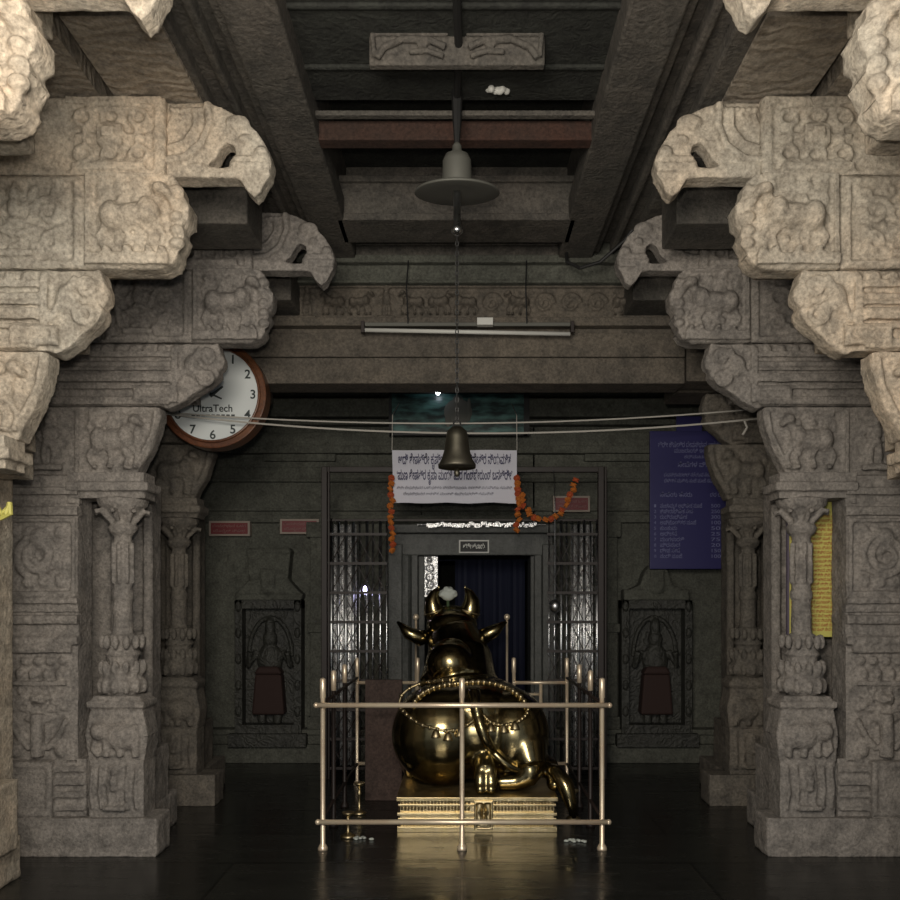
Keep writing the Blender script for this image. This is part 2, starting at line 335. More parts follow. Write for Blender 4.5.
def pillar(side, Yf, tips, label, mat, du=0.0, seed=1, tiers='ABCD', lower=True, vox=.010, pin=None, abo=.03, slant=.08):
    rnd = random.Random(seed)
    Yb = Yf + .13            # bracket face
    TH = .12                 # carved arm; a plainer core runs on behind it
    CD = .42
    org = (side*(2.25+du), Yf+.35, 0)
    root = empty('carved_stone_pillar', org, label, 'pillar', 'carved pillars flanking the aisle')
    def B(mb, name, m=None, v=None, **kw): return mb.build(name, m or mat, root, org, side, voxel=v or vox, wear=.012, **kw)
    tA, tB, tC, tD = tips
    if lower:
        p = MB(); pi_ = pin or 1.78+du; p.box(pi_, 2.95+du, Yf, Yf+.24, 0, .225); p.box(pi_+.14, 2.95+du, Yf+.1, Yf+.8, 0, .225)
        for k in range(5): p.ell((pi_+.1+.2*k, Yf, .11), (.06, .014, .05))
        B(p, 'plinth', v=.014)
        # square shaft --------------------------------------------------
        y0 = Yf+.06; x0 = 2.27+du; x1 = 2.72+du; xc = (x0+x1)/2
        p = MB(); F = Front(p, y0)
        p.box(2.22+du, 2.80+du, y0, y0+.22, .22, .56); p.box(2.38+du, 2.80+du, y0, y0+.55, .22, .56)
        p.box(2.40+du, 2.68+du, y0-.05, y0+.1, .22, .555); frame(Front(p, y0-.05), 2.41+du, 2.67+du, .24, .54, .018, .012)
        for k in range(4): Front(p, y0).box(2.225+du, 2.39+du, .26+.075*k, .295+.075*k, .02)
        S = Side(p, 2.22+du); frame(S, y0+.03, y0+.2, .26, .53)
        B(p, 'base_block')
        p = MB(); F = Front(p, y0); S = Side(p, x0+.02)
        p.box(x0, x1+.1, y0, y0+.20, .54, 2.24); p.box(x0+.16, x1+.1, y0, y0+.50, .54, 2.24)
        # lower carved panel: column and arch motif with spreading stems
        F.box(x0+.03, x1-.03, 1.19, 1.22, .035)
        for k in range(5): F.ell(x0+.08+k*.075, 1.14, .035, .03, .03)
        for k in range(4): F.ell(x0+.10+k*.08, 1.06, .03, .04, .03)
        F.box(x0+.06, x1-.06, 1.0, 1.02, .03)
        lattice(F, xc, .92, .28, .16, .011)
        F.tube([(xc, .83), (xc, .58)], .04); F.ell(xc, .80, .10, .03, .035)
        for sg in (-1, 1):
            F.tube([(xc+sg*.05, .62), (xc+sg*.12, .70), (xc+sg*.17, .80)], .02); F.ell(xc+sg*.13, .62, .04, .055, .035)
            spiral(F, xc+sg*.15, .88, .04, 1.2, .012)
        foliage(S, y0+.03, y0+.19, .6, 1.2, rnd, .08)
        # mouldings
        for z, d, h in ((1.235, .04, .05), (1.30, .015, .05), (1.36, .045, .05), (1.43, .02, .04), (1.48, .04, .035)):
            F.box(x0-.01, x1+.02, z, z+h, d); S.box(y0-.02, y0+.2, z, z+h, d*.6)
            if d > .03: petals(F, x0, x1, z, z+h, 7, d+.012)
        # upper carved panel: entwined relief
        frame(F, x0+.01, x1-.0, 1.53, 1.98, .02, .022)
        spiral(F, xc, 1.76, .14, 2.1, .02, rnd.random()*6, rnd.choice((-1, 1)))
        foliage(F, x0+.05, x1-.03, 1.56, 1.95, rnd, .085, .012); F.ell(xc, 1.86, .06, .07, .05)
        frame(S, y0+.03, y0+.19, 1.55, 1.95)
        for z, d, h in ((2.0, .035, .05), (2.07, .012, .04), (2.12, .04, .04), (2.175, .02, .06)):
            F.box(x0-.01, x1+.02, z, z+h, d); S.box(y0-.02, y0+.2, z, z+h, d*.6)
        B(p, 'shaft')
        # slender colonette ---------------------------------------------
        cx = 2.035+du; cy = y0+.08
        p = MB(); p.box(cx-.165, cx+.16, cy-.11, cy+.09, .22, .56); p.box(cx-.11, cx+.16, cy, cy+.5, .2, .56); F = Front(p, cy-.11)
        for k in range(6):
            a = cx-.13+.052*k; F.tube([(a, .27), (a+.012, .38), (a, .53)], .013)
        figure(F, cx, .40, .25)
        B(p, 'colonette_base')
        p = MB(); p.frust(cx, cy, .55, .70, .165, .10, .185, .11); p.frust(cx, cy, .70, .87, .185, .11, .15, .10)
        F = Front(p, cy-.10)
        F.ell(cx-.04, .70, .12, .085, .07); F.ell(cx+.09, .73, .055, .06, .08); F.tube([(cx+.11, .70), (cx+.13, .62), (cx+.09, .585)], .02)
        for a in (-.12, -.03, .05): F.tube([(cx+a, .66), (cx+a, .58)], .025)
        p.box(cx-.17, cx+.17, cy-.12, cy+.11, .865, .905); p.box(cx-.14, cx+.14, cy-.10, cy+.10, .90, .935)
        B(p, 'colonette_die')
        p = MB()
        prof = [(.06, .92), (.10, .935), (.13, .97), (.135, 1.02), (.12, 1.035), (.125, 1.05), (.115, 1.10), (.09, 1.12), (.09, 1.16), (.105, 1.175), (.095, 1.19), (.08, 1.23), (.082, 1.29), (.06, 1.30),
                (.055, 1.5), (.064, 1.51), (.064, 1.55), (.055, 1.56), (.052, 1.88), (.075, 1.90), (.09, 1.93), (.07, 1.96), (.06, 1.98), (.10, 2.02), (.14, 2.06), (.15, 2.10), (.10, 2.11)]
        p.lathe(prof, (cx, cy, 0), 16)
        for z0 in (.94, 1.05, 1.20):
            for k in range(12): p.ell((cx+.125*math.cos(k*PI/6)*(1-.35*(z0-.94)), cy+.125*math.sin(k*PI/6)*(1-.35*(z0-.94)), z0+.05), (.022, .022, .045), 8, 6)
        for k in range(8):
            q = k*PI/4; p.tube([(cx+.06*math.cos(q), cy+.06*math.sin(q), 1.60), (cx+.058*math.cos(q), cy+.058*math.sin(q), 1.84)], .012, 6)
            p.tube([(cx+.07*math.cos(q), cy+.07*math.sin(q), 1.97), (cx+.13*math.cos(q), cy+.13*math.sin(q), 2.03), (cx+.165*math.cos(q), cy+.165*math.sin(q), 2.02)], .016, 6)
        B(p, 'colonette_shaft', v=.008)
        p = MB(); ab = tD+abo; p.box(ab+.03, 2.32+du, y0-.02, y0+.16, 2.10, 2.14); p.box(ab, 2.32+du, y0-.05, y0+.18, 2.14, 2.19); p.box(ab+.03, 2.32+du, y0-.03, y0+.16, 2.185, 2.25); p.box(ab+.16, 2.32+du, y0, y0+.5, 2.12, 2.25)
        B(p, 'abacus')
        p = MB(); yr = Yf+.60; p.box(2.03+du, 2.60+du, yr, yr+.2, .22, 2.25)
        F = Front(p, yr); frame(F, 2.05+du, 2.28+du, .5, 1.2); frame(F, 2.05+du, 2.28+du, 1.3, 2.0); F.tube([(2.04+du, .24), (2.04+du, 2.2)], .035)
        foliage(F, 2.07+du, 2.26+du, .55, 1.15, rnd, .09); F.box(2.03+du, 2.3+du, 1.22, 1.27, .03)
        B(p, 'rear_pilaster', v=.013)
    OUT = 2.95+du
    # tier D -----------------------------------------------------------
    if 'D' in tiers:
        t = tD; p = MB()
        pts = [(t, 2.655), (t-.005, 2.60), (t+.02, 2.50), (t+.055, 2.40), (t+.11, 2.31), (t+.14, 2.245), (OUT, 2.245), (OUT, 2.655)]
        p.prism(pts, Yb, Yb+TH); F = Front(p, Yb); p.box(t+.26, OUT, Yb+.05, Yb+CD, 2.26, 2.655)
        w = 2.26+du-t
        foliage(F, t+.16, t+.42, 2.34, 2.60, rnd, .08, .008); beast(F, t+.27, 2.45, .36, .38, -1, .045)
        F.tube([(t+.02, 2.63), (t+.04, 2.5), (t+.11, 2.36), (t+.17, 2.28)], .014)
        F.tube([(t+.07, 2.60), (t+.25, 2.625), (t+.42, 2.61)], .012); F.box(t+.01, OUT, 2.63, 2.655, .014)
        F.box(2.29+du, 2.31+du, 2.26, 2.63, .02); figure(F, 2.47+du, 2.45, .34)
        for k in range(4): p.tube([(t+.03+.035*k, Yb+.02, 2.60-.03*k), (t+.03+.035*k, Yb+TH-.02, 2.60-.03*k)], .014)
        B(p, 'lower_bracket')
    # tier C -----------------------------------------------------------
    if 'C' in tiers:
        t = tC; p = MB()
        pts = smoothpoly([(t+.04, 3.03), (t-.0, 2.985), (t+.0, 2.93), (t+.035, 2.895), (t-.005, 2.85), (t+.0, 2.79), (t+.05, 2.73), (t+.07, 2.69), (t+.14, 2.665)], 4)[:-4]
        pts = [(x+max(0, 2.87-z)/.2*slant, z) for x, z in pts] + [(t+.18+slant, 2.66), (OUT, 2.66), (OUT, 3.035), (t+.05, 3.035)]
        p.prism(pts, Yb, Yb+TH); F = Front(p, Yb); p.box(t+.24, OUT, Yb+.05, Yb+CD, 2.76, 3.035)
        spiral(F, t+.075, 2.95, .05, 1.4, .016); spiral(F, t+.08, 2.83, .055, 1.4, .016, 2, -1); F.ell(t+.17, 2.90, .05, .07, .04)
        F.tube([(t+.12, 3.0), (t+.2, 2.88), (t+.2+slant*.5, 2.79)], .018)
        F.box(t+.12+slant, t+.34+slant, 2.68, 2.77, .035); frame(F, t+.13+slant, t+.33+slant, 2.69, 2.765, .012, .048)
        for z, h, d in ((2.665, .045, .03), (2.76, .02, .03), (2.80, .05, .045), (2.87, .015, .03), (2.905, .02, .02), (2.95, .03, .03)):
            F.box(t+.30, OUT, z, z+h, d)
        for k in range(7): F.ell(t+.26+.085*k, 3.0, .035, .03, .03)
        F.box(t+.25, t+.285, 2.68, 3.0, .03)
        for k in range(4): a_ = t+.03+.03*k+slant*(.07+.035*k)/.2; p.tube([(a_, Yb+.02, 2.80-.035*k), (a_, Yb+TH-.02, 2.80-.035*k)], .016)
        for k in range(4): p.ell((t+.01, Yb+.03+.02*k, 2.93), (.03, .03, .05))
        B(p, 'scrolled_bracket')
    # tier B -----------------------------------------------------------
    if 'B' in tiers:
        t = tB; p = MB()
        pts = [(t+.09, 3.475), (t+.05, 3.44), (t+.035, 3.38), (t+.0, 3.33), (t+.005, 3.26), (t+.04, 3.235), (t+.02, 3.19), (t+.055, 3.13), (t+.05, 3.10), (t+.075, 3.06), (t+.13, 3.035), (t+.48, 3.035), (t+.48, 3.475)]
        p.prism(pts, Yb-.02, Yb+TH)
        p.box(t+.22, OUT, Yb+.05, Yb+CD, 3.14, 3.475)
        p.box(t+.495, OUT, Yb-.01, Yb+TH, 3.04, 3.475); p.box(t+.45, t+.52, Yb+.04, Yb+TH, 3.04, 3.475)
        F = Front(p, Yb-.02)
        F.box(t+.09, t+.475, 3.05, 3.10, .035); F.box(t+.12, t+.475, 3.455, 3.475, .02)
        F.box(t+.45, t+.475, 3.1, 3.46, .02)
        foliage(F, t+.10, t+.44, 3.12, 3.40, rnd, .07, .009)
        beast(F, t+.255, 3.265, .38, .36, -1, .06)
        foliage(F, t+.12, t+.44, 3.38, 3.45, rnd, .065, .010)
        for k in range(5): F.ell(t+.055, 3.15+.06*k, .035, .03, .035)
        F2 = Front(p, Yb-.01)
        frame(F2, t+.51, t+1.0, 3.05, 3.46, .022, .018); foliage(F2, t+.55, t+.97, 3.09, 3.43, rnd, .085, .009)
        figure(F2, t+.80, 3.26, .34, True); spiral(F2, t+.65, 3.3, .07, 1.4, .015); spiral(F2, t+.64, 3.16, .05, 1.4, .013, 1, -1); F2.tube([(t+.9, 3.12), (t+.95, 3.3), (t+.9, 3.42)], .02)
        for k in range(5): p.ell((t+.03, Yb+.02+.018*k, 3.3), (.03, .03, .07))
        B(p, 'beast_panel_bracket')
    # tier A -----------------------------------------------------------
    if 'A' in tiers:
        t = tA; p = MB(); ya = Yb+.01
        p.box(t+.49, OUT, ya, ya+TH, 3.48, 3.845); p.box(t+.55, OUT, ya+.05, ya+CD, 3.58, 3.845)
        F = Front(p, ya)
        F.box(t+.49, OUT, 3.48, 3.50, .015); F.box(t+.50, t+.95, 3.81, 3.84, .02); F.box(t+.5, t+.54, 3.5, 3.82, .015)
        lattice(F, t+.74, 3.66, .40, .28, .014); F.box(t+.58, t+.92, 3.50, 3.53, .03)
        F.box(t+.97, OUT, 3.49, 3.83, .012); foliage(F, t+1.0, t+1.3, 3.52, 3.8, rnd, .09)
        B(p, 'knot_panel_bracket')
        # beast head with mane, open ring behind the cheek and drop under the jaw
        p = MB()
        up = [(t+.50, 3.84), (t+.33, 3.84), (t+.24, 3.82), (t+.15, 3.775), (t+.07, 3.70), (t+.02, 3.62), (t-.0, 3.56), (t+.01, 3.50),
              (t+.03, 3.475), (t+.055, 3.42), (t+.085, 3.40), (t+.115, 3.425), (t+.15, 3.48), (t+.20, 3.49), (t+.20, 3.56), (t+.17, 3.60), (t+.18, 3.64), (t+.215, 3.655), (t+.24, 3.63), (t+.27, 3.575), (t+.31, 3.545), (t+.38, 3.525), (t+.50, 3.52)]
        p.prism(up, ya+.03, ya+.13)
        p.prism([(t+.12, 3.485), (t+.50, 3.485), (t+.50, 3.54), (t+.33, 3.545), (t+.26, 3.53), (t+.12, 3.53)], ya+.02, ya+.13)
        F = Front(p, ya+.03)
        F.tube([(t+.01, 3.545), (t+.19, 3.545)], .011); F.tube([(t+.01, 3.52), (t+.19, 3.52)], .010); F.tube([(t+.02, 3.575), (t+.18, 3.575)], .009)
        F.ell(t+.13, 3.66, .03, .024, .03); F.ell(t+.05, 3.60, .035, .03, .035); F.ell(t+.16, 3.74, .06, .04, .03)
        F.tube([(t+.30, 3.83), (t+.29, 3.73), (t+.33, 3.63), (t+.41, 3.57), (t+.50, 3.56)], .02)
        F.tube([(t+.36, 3.80), (t+.36, 3.72), (t+.41, 3.65), (t+.49, 3.62)], .013)
        for k in range(6): F.ell(t+.33+.028*k, 3.80, .012, .014, .022)
        for k in range(3): F.tube([(t+.40+.03*k, 3.78), (t+.45+.02*k, 3.70)], .010)
        B(p, 'beast_head_bracket', v=.008)
    return root

stone_w, stone_g = M['stone'], M['stone_mid']
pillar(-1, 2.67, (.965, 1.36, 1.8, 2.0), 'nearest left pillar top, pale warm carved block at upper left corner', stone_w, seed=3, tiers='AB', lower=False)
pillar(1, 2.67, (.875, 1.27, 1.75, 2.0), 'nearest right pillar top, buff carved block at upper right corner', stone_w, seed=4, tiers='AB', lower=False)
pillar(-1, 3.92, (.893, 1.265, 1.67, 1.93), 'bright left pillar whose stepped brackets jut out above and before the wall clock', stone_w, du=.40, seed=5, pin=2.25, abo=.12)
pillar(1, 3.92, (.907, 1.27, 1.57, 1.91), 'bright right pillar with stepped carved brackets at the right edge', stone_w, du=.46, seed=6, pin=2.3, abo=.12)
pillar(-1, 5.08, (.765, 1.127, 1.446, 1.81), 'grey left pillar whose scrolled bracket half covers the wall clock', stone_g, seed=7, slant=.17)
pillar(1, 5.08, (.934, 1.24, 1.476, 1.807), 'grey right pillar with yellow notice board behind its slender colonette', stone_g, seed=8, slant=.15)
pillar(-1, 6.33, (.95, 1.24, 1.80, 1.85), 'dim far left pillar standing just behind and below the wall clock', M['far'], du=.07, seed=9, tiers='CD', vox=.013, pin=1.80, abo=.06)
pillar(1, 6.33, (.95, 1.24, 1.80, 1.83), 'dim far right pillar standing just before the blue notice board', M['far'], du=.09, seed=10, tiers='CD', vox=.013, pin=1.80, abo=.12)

# ------------------------------------------------------------------ shell
p = MB(); p.box(-5, 5, -3, 9.6, -.2, 0); struct(p.build('floor', M['floor']))
# longitudinal beams of the middle aisle
for sd, u0, u1, nm in ((-1, .735, .97, 'trim_1'), (1, .665, .90, 'trim_2')):
    p = MB()
    p.box(u0, u1, .5, 6.05, 3.86, 4.02); p.box(u0+.03, u1, .5, 6.05, 4.0, 4.4)
    p.box(u1-.01, u1+.05, .5, 6.02, 3.90, 4.5); p.box(u1+.04, u1+.13, .5, 6.02, 3.97, 4.5); p.box(u1+.12, u1+.16, .5, 6.02, 3.90, 4.5); p.box(u1+.15, u1+.24, .5, 6.02, 3.93, 4.5); p.box(u1+.23, 1.24, .5, 6.02, 3.865, 4.5)
    struct(p.build(nm, M['beam'], flip=sd, bevel=.012, wear=0))
# side ceilings of long slabs with open joints
p = MB()
for sd in (-1, 1):
    for k, (a, b) in enumerate(((1.23, 1.62), (1.69, 2.06), (2.11, 2.6), (2.63, 3.1), (3.12, 3.9))):
        for (c, d) in ((.5, 3.44), (3.50, 4.55), (4.56, 5.75), (5.76, 6.4)):
            x0, x1 = sorted((sd*a, sd*b)); p.box(x0, x1, c, d, 3.848+.004*k, 4.1)
    x0, x1 = sorted((sd*1.22, sd*4)); p.box(x0, x1, .5, 6.4, 4.09, 4.3)
def ripple_mat():
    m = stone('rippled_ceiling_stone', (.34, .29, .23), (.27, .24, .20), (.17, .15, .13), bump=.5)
    t = m.node_tree; L = t.links.new; b = t.nodes['Principled BSDF']
    geo = N(t, 'ShaderNodeNewGeometry'); w = N(t, 'ShaderNodeTexWave', Scale=4.0, Distortion=14.0, Detail=2.0); w.bands_direction = 'Y'
    w.inputs['Detail Scale'].default_value = 1.2
    L(geo.outputs['Position'], w.inputs['Vector']); bp = N(t, 'ShaderNodeBump', Strength=.28, Distance=.02); L(w.outputs['Fac'], bp.inputs['Height'])
    L(b.inputs['Normal'].links[0].from_socket, bp.inputs['Normal']); L(bp.outputs['Normal'], b.inputs['Normal'])
    return m
struct(p.build('ceiling', ripple_mat()))
p = MB(); p.box(-1.2, 1.2, .5, 4.36, 4.0, 4.2)
for k in range(9): p.box(-1.0, 1.0, .7+k*.42, .73+k*.42, 3.985, 4.01)
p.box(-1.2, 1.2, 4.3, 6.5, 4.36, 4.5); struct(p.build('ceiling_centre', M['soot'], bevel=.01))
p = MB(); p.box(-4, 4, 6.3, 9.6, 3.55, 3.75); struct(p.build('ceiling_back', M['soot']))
# cross beams
p = MB(); p.box(-.76, .69, 4.47, 4.56, 3.865, 3.965)
rb = p.build('roof_rafter', M['redwood'], bevel=.006, org=(0, 4.5, 3.865)); tag(rb, 'reddish brown timber rafter across the dark ceiling between the two long beams', 'rafter')
p = MB(); p.box(-.76, .69, 4.36, 4.40, 3.93, 3.955)
tag(p.build('timber_batten', M['beam'], bevel=.004, org=(0, 4.38, 3.93)), 'thin dusty batten just above the reddish rafter', 'batten')
p = MB()
p.box(-.78, .71, 5.43, 5.75, 3.90, 4.12); p.box(-.78, .71, 5.40, 5.75, 3.86, 3.905); p.box(-.78, .71, 5.40, 5.75, 4.10, 4.14)
p.box(-.78, .71, 6.08, 6.4, 3.90, 4.10); p.box(-.78, .71, 6.05, 6.4, 3.97, 4.0); p.box(-.78, .71, 5.75, 6.1, 4.08, 4.4)
struct(p.build('trim_3', M['beam'], bevel=.008))
p = MB()
p.box(-1.25, 1.5, 6.0, 6.4, 3.83, 3.885); p.box(-1.28, 1.5, 6.06, 6.4, 3.71, 3.84); p.box(-1.30, 1.5, 6.03, 6.4, 3.70, 3.725)
p.box(.65, 2.0, 6.1, 6.5, 3.8, 4.5); p.box(-2.0, -.72, 6.1, 6.5, 3.8, 4.5)
struct(p.build('trim_4', M['stone_green'], bevel=.01))
# carved frieze
p = MB(); p.box(-1.45, 1.62, 6.12, 6.4, 3.46, 3.71); F = Front(p, 6.12); rr = random.Random(4)
x = -1.36
while x < 1.5:
    k = rr.random()
    if k < .5: beast(F, x+.09, 3.585, .2, .19, rr.choice((-1, 1)), .05)
    elif k < .8: figure(F, x+.09, 3.59, .24)
    else: spiral(F, x+.09, 3.585, .07, 1.6, .013)
    x += .185
F.box(-1.45, 1.62, 3.455, 3.475, .03); F.box(-1.45, 1.62, 3.69, 3.71, .03)
struct(p.build('trim_5', M['lintel'], voxel=.008, wear=.006))
p = MB(); p.box(-1.5, 1.64, 6.02, 6.4, 3.40, 3.46); p.box(-1.5, 1.64, 6.10, 6.4, 3.36, 3.405)
p.box(-1.95, 1.56, 6.08, 6.36, 3.20, 3.37); p.box(-1.95, 1.56, 6.085, 6.36, 3.015, 3.195); p.box(1.575, 1.95, 6.10, 6.36, 3.035, 3.37)
p.box(-4, -1.5, 6.5, 6.9, 3.05, 3.9); p.box(1.6, 4, 6.5, 6.9, 3.05, 3.9)
struct(p.build('trim_6', M['lintel'], bevel=.008, wear=0))
# transverse stones tying the pillar rows (dark fill between bracket tiers)
for k, Y in enumerate((4.62, 5.80)):
    for sd in (-1, 1):
        p = MB(); p.box(1.14, 3.2, Y, Y+.35, 3.50, 3.86); struct(p.build('trim_%d' % (7+2*k+(sd > 0)), M['beam'], flip=sd, bevel=.01))
# side walls in the dark behind the pillars
for sd, nm in ((-1, 'wall_left'), (1, 'wall_right')):
    p = MB(); p.box(3.9, 4.1, .5, 9.6, 0, 4.3)
    for k in range(6): p.box(3.83, 3.9, 1.2+k*1.4, 1.5+k*1.4, 0, 4.0)
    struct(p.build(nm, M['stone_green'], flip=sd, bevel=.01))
# back wall with the doorway
W = 8.15
s = W/F_PX
dx0, dx1, dz1 = (425-VX)*s, (530-VX)*s, EYE+(600-556)*s
p = MB()
p.box(-4, dx0-.02, W, W+.5, 0, 3.6); p.box(dx1+.02, 4, W, W+.5, 0, 3.6); p.box(dx0-.05, dx1+.05, W, W+.5, dz1, 3.6)
for (z0, z1, d) in ((0, .17, .16), (.17, .26, .12), (.26, .31, .16), (2.22, 2.29, .07), (2.33, 2.36, .05), (2.60, 2.63, .06), (2.63, 2.74, .03), (2.86, 2.93, .10), (2.93, 3.06, .06), (3.12, 3.17, .12), (3.19, 3.36, .14), (3.38, 3.44, .18)):
    if z1 < 2: p.box(-4, dx0-.2, W-d, W+.1, z0, z1); p.box(dx1+.2, 4, W-d, W+.1, z0, z1)
    else: p.box(-4, 4, W-d, W+.1, z0, z1)
for xx in (-2.55, -1.30, 1.33, 2.62):
    p.box(xx-.11, xx+.11, W-.09, W+.1, .3, 2.22); p.box(xx-.14, xx+.14, W-.12, W+.1, 2.08, 2.22); p.box(xx-.13, xx+.13, W-.12, W+.1, .3, .42); p.box(xx-.13, xx+.13, W-.12, W+.1, 1.2, 1.28)
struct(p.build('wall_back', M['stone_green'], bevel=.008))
# worn capital reliefs on the wall band above the gate
p = MB(); F = Front(p, W-.05)
for cx_ in (300, 620):
    c = at(cx_, 448, W)
    p.box(c.x-.34, c.x+.34, W-.05, W+.02, c.z-.13, c.z+.13); foliage(F, c.x-.32, c.x+.32, c.z-.11, c.z+.11, rr, .11, .014)
struct(p.build('trim_11', M['stone_green'], voxel=.012))
# door frame
p = MB()
p.box(dx0-.33, dx0-.20, W-.20, W+.3, 0, dz1+.10); p.box(dx0-.20, dx0-.06, W-.13, W+.3, 0, dz1+.08); p.box(dx0-.06, dx0+.0, W-.06, W+.3, 0, dz1)
p.box(dx1+.10, dx1+.23, W-.20, W+.3, 0, dz1+.10); p.box(dx1+.03, dx1+.10, W-.13, W+.3, 0, dz1+.08); p.box(dx1, dx1+.04, W-.06, W+.3, 0, dz1)
p.box(dx0-.33, dx1+.23, W-.22, W+.3, dz1+.20, dz1+.28); p.box(dx0-.30, dx1+.2, W-.14, W+.3, dz1, dz1+.2)
p.lathe([(.055, 0), (.055, dz1)], (dx0-.17, W-.16, 0), 14)
p.box(dx0-.1, dx1+.1, W-.25, W+.45, 0, .14)
struct(p.build('door_frame', M['jamb'], bevel=.008))
# dark inner room behind the door
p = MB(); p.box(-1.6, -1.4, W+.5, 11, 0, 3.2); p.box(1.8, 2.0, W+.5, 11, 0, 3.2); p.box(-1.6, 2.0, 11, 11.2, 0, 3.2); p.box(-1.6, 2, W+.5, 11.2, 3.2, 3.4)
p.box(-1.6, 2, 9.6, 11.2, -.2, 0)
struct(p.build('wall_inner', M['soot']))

# ------------------------------------------------------------------ niches
def niche(x0, x1, z0, z1, top, label, clothc):
    xc = (x0+x1)/2; w = x1-x0; y = W-.16
    root = empty('niche_shrine', (xc, W-.1, z0), label, 'shrine', 'carved shrines on the back wall'); org = root.location
    p = MB(); p.box(x0, x0+.07, y-.03, W, z0, z1); p.box(x1-.07, x1, y-.03, W, z0, z1); p.box(x0, x1, y-.03, W, z1-.08, z1); p.box(x0-.05, x1+.05, y-.08, W, z0, z0+.12); p.box(x0+.02, x1-.02, y-.05, W, z0+.12, z0+.2)
    p.box(x0+.05, x1-.05, W-.05, W, z0, z1); F = Front(p, y-.03)
    for xx in (x0+.035, x1-.035):
        for k in range(5): F.ell(xx, z0+.32+k*.24, .03, .05, .025)
    p.build('niche_frame', M['niche'], root, org, bevel=.006)
    p = MB()
    for (hw0, hw1, a, b) in top: p.frust(xc, W-.06, z1+a, z1+b, hw0, .12, hw1, .10)
    F = Front(p, W-.17); F.box(xc-.06, xc+.06, z1+.12, z1+.28, .03); F.ell(xc, z1+.1, .07, .05, .04)
    p.build('tower_top', M['stone_green'], root, org, voxel=.014)
    p = MB(); yy = W-.10; h = (z1-z0)*.66; zb = z0+.2
    p.ell((xc, yy, zb+h*.88), (.07, .06, .085)); p.ell((xc, yy, zb+h), (.05, .05, .09)); p.ell((xc, yy, zb+h*.66), (.12, .07, .16)); p.ell((xc, yy, zb+h*.47), (.12, .07, .12))
    for sg in (-1, 1):
        p.tube([(xc+sg*.06, yy, zb+h*.42), (xc+sg*.08, yy, zb+h*.2), (xc+sg*.07, yy-.01, zb)], [.07, .05, .04]); p.tube([(xc+sg*.12, yy, zb+h*.76), (xc+sg*.2, yy-.03, zb+h*.6), (xc+sg*.17, yy-.06, zb+h*.75)], .032)
    p.tube([(xc+.2*math.cos(t), yy+.02, zb+h*.7+.36*math.sin(t)) for t in [PI*i/14 for i in range(15)]], .022)
    p.build('deity_relief', M['niche'], root, org, voxel=.010)
    p = MB(); p.frust(xc, yy-.015, zb+h*.1, zb+h*.52, .15, .08, .12, .075); p.frust(xc, yy-.02, zb+h*.52, zb+h*.6, .13, .08, .09, .07)
    if clothc: p.build('draped_cloth', M['cloth_red'], root, org, bevel=.02)
a, b = at(237, 757, W-.1), at(303, 600, W-.1)
niche(a.x, b.x, .16, b.z, ((.30, .32, 0, .06), (.30, .17, .06, .2), (.18, .20, .2, .44), (.21, .19, .44, .48)), 'dark carved wall shrine below the red signs, left of the gate', True)
a, b = at(620, 750, W-.1), at(690, 600, W-.1)
niche(a.x, b.x, .16, b.z, ((.30, .30, 0, .10), (.24, .15, .10, .14), (.15, .11, .14, .26), (.11, .06, .26, .32)), 'dark carved wall shrine below the blue notice board', True)

# ------------------------------------------------------------------ text
def text(body, size, w, loc, mat, parent, name='lettering', rz=0, align='CENTER', bold=0, sub=None):
    cu = bpy.data.curves.new('t', 'FONT'); cu.body = body; cu.size = size; cu.align_x = align; cu.align_y = 'CENTER'; cu.extrude = .0008; cu.offset = bold
    o = bpy.data.objects.new('t', cu); C.objects.link(o)
    dg = bpy.context.evaluated_depsgraph_get(); me = bpy.data.meshes.new_from_object(o.evaluated_get(dg)); bpy.data.objects.remove(o)
    o = bpy.data.objects.new(name, me); C.objects.link(o); me.materials.clear(); me.materials.append(mat)
    xs = [v.co.x for v in me.vertices]
    if xs and w:
        cw = max(xs)-min(xs); k = w/cw
        for v in me.vertices: v.co.x *= k
    o.parent = parent; o.location = Vector(loc)-parent.location if parent else loc
    o.rotation_euler = (PI/2, 0, rz)
    if sub: o.parent = sub
    return o

# ------------------------------------------------------------------ clock
cc = at(213, 395, 5.97); cr = 54*5.97/F_PX
root = empty('wall_clock', cc, 'large round clock with white dial and brown wooden rim, half hidden by a stone bracket', 'clock')
def disc(r0, r1, y0, y1, n=64):
    """ring lying in a vertical plane"""
    p = MB(); vs = []; fs = []
    for i in range(n):
        t = 2*PI*i/n; c_, s_ = math.cos(t), math.sin(t)
        for (r, y) in ((r0, y0), (r1, y0), (r1, y1), (r0, y1)): vs.append((cc.x+r*c_, y, cc.z+r*s_))
    for i in range(n):
        for k in range(4):
            a = i*4+k; b = i*4+(k+1) % 4; c = ((i+1) % n)*4+(k+1) % 4; d = ((i+1) % n)*4+k; fs.append((a, d, c, b))
    p.add(vs, fs); return p
yc = 5.97
p = disc(cr-.055, cr, yc-.03, yc+.12)
p.build('rim', M['clockcase'], root, cc, bevel=.008)
p = MB(); p.tube([(cc.x+(cr-.045)*math.cos(t), yc-.038, cc.z+(cr-.045)*math.sin(t)) for t in [2*PI*i/64 for i in range(64)]], .010, 8, True)
p.build('rim_bead', M['clockcase'], root, cc, smooth=True)
p = MB(); n = 64
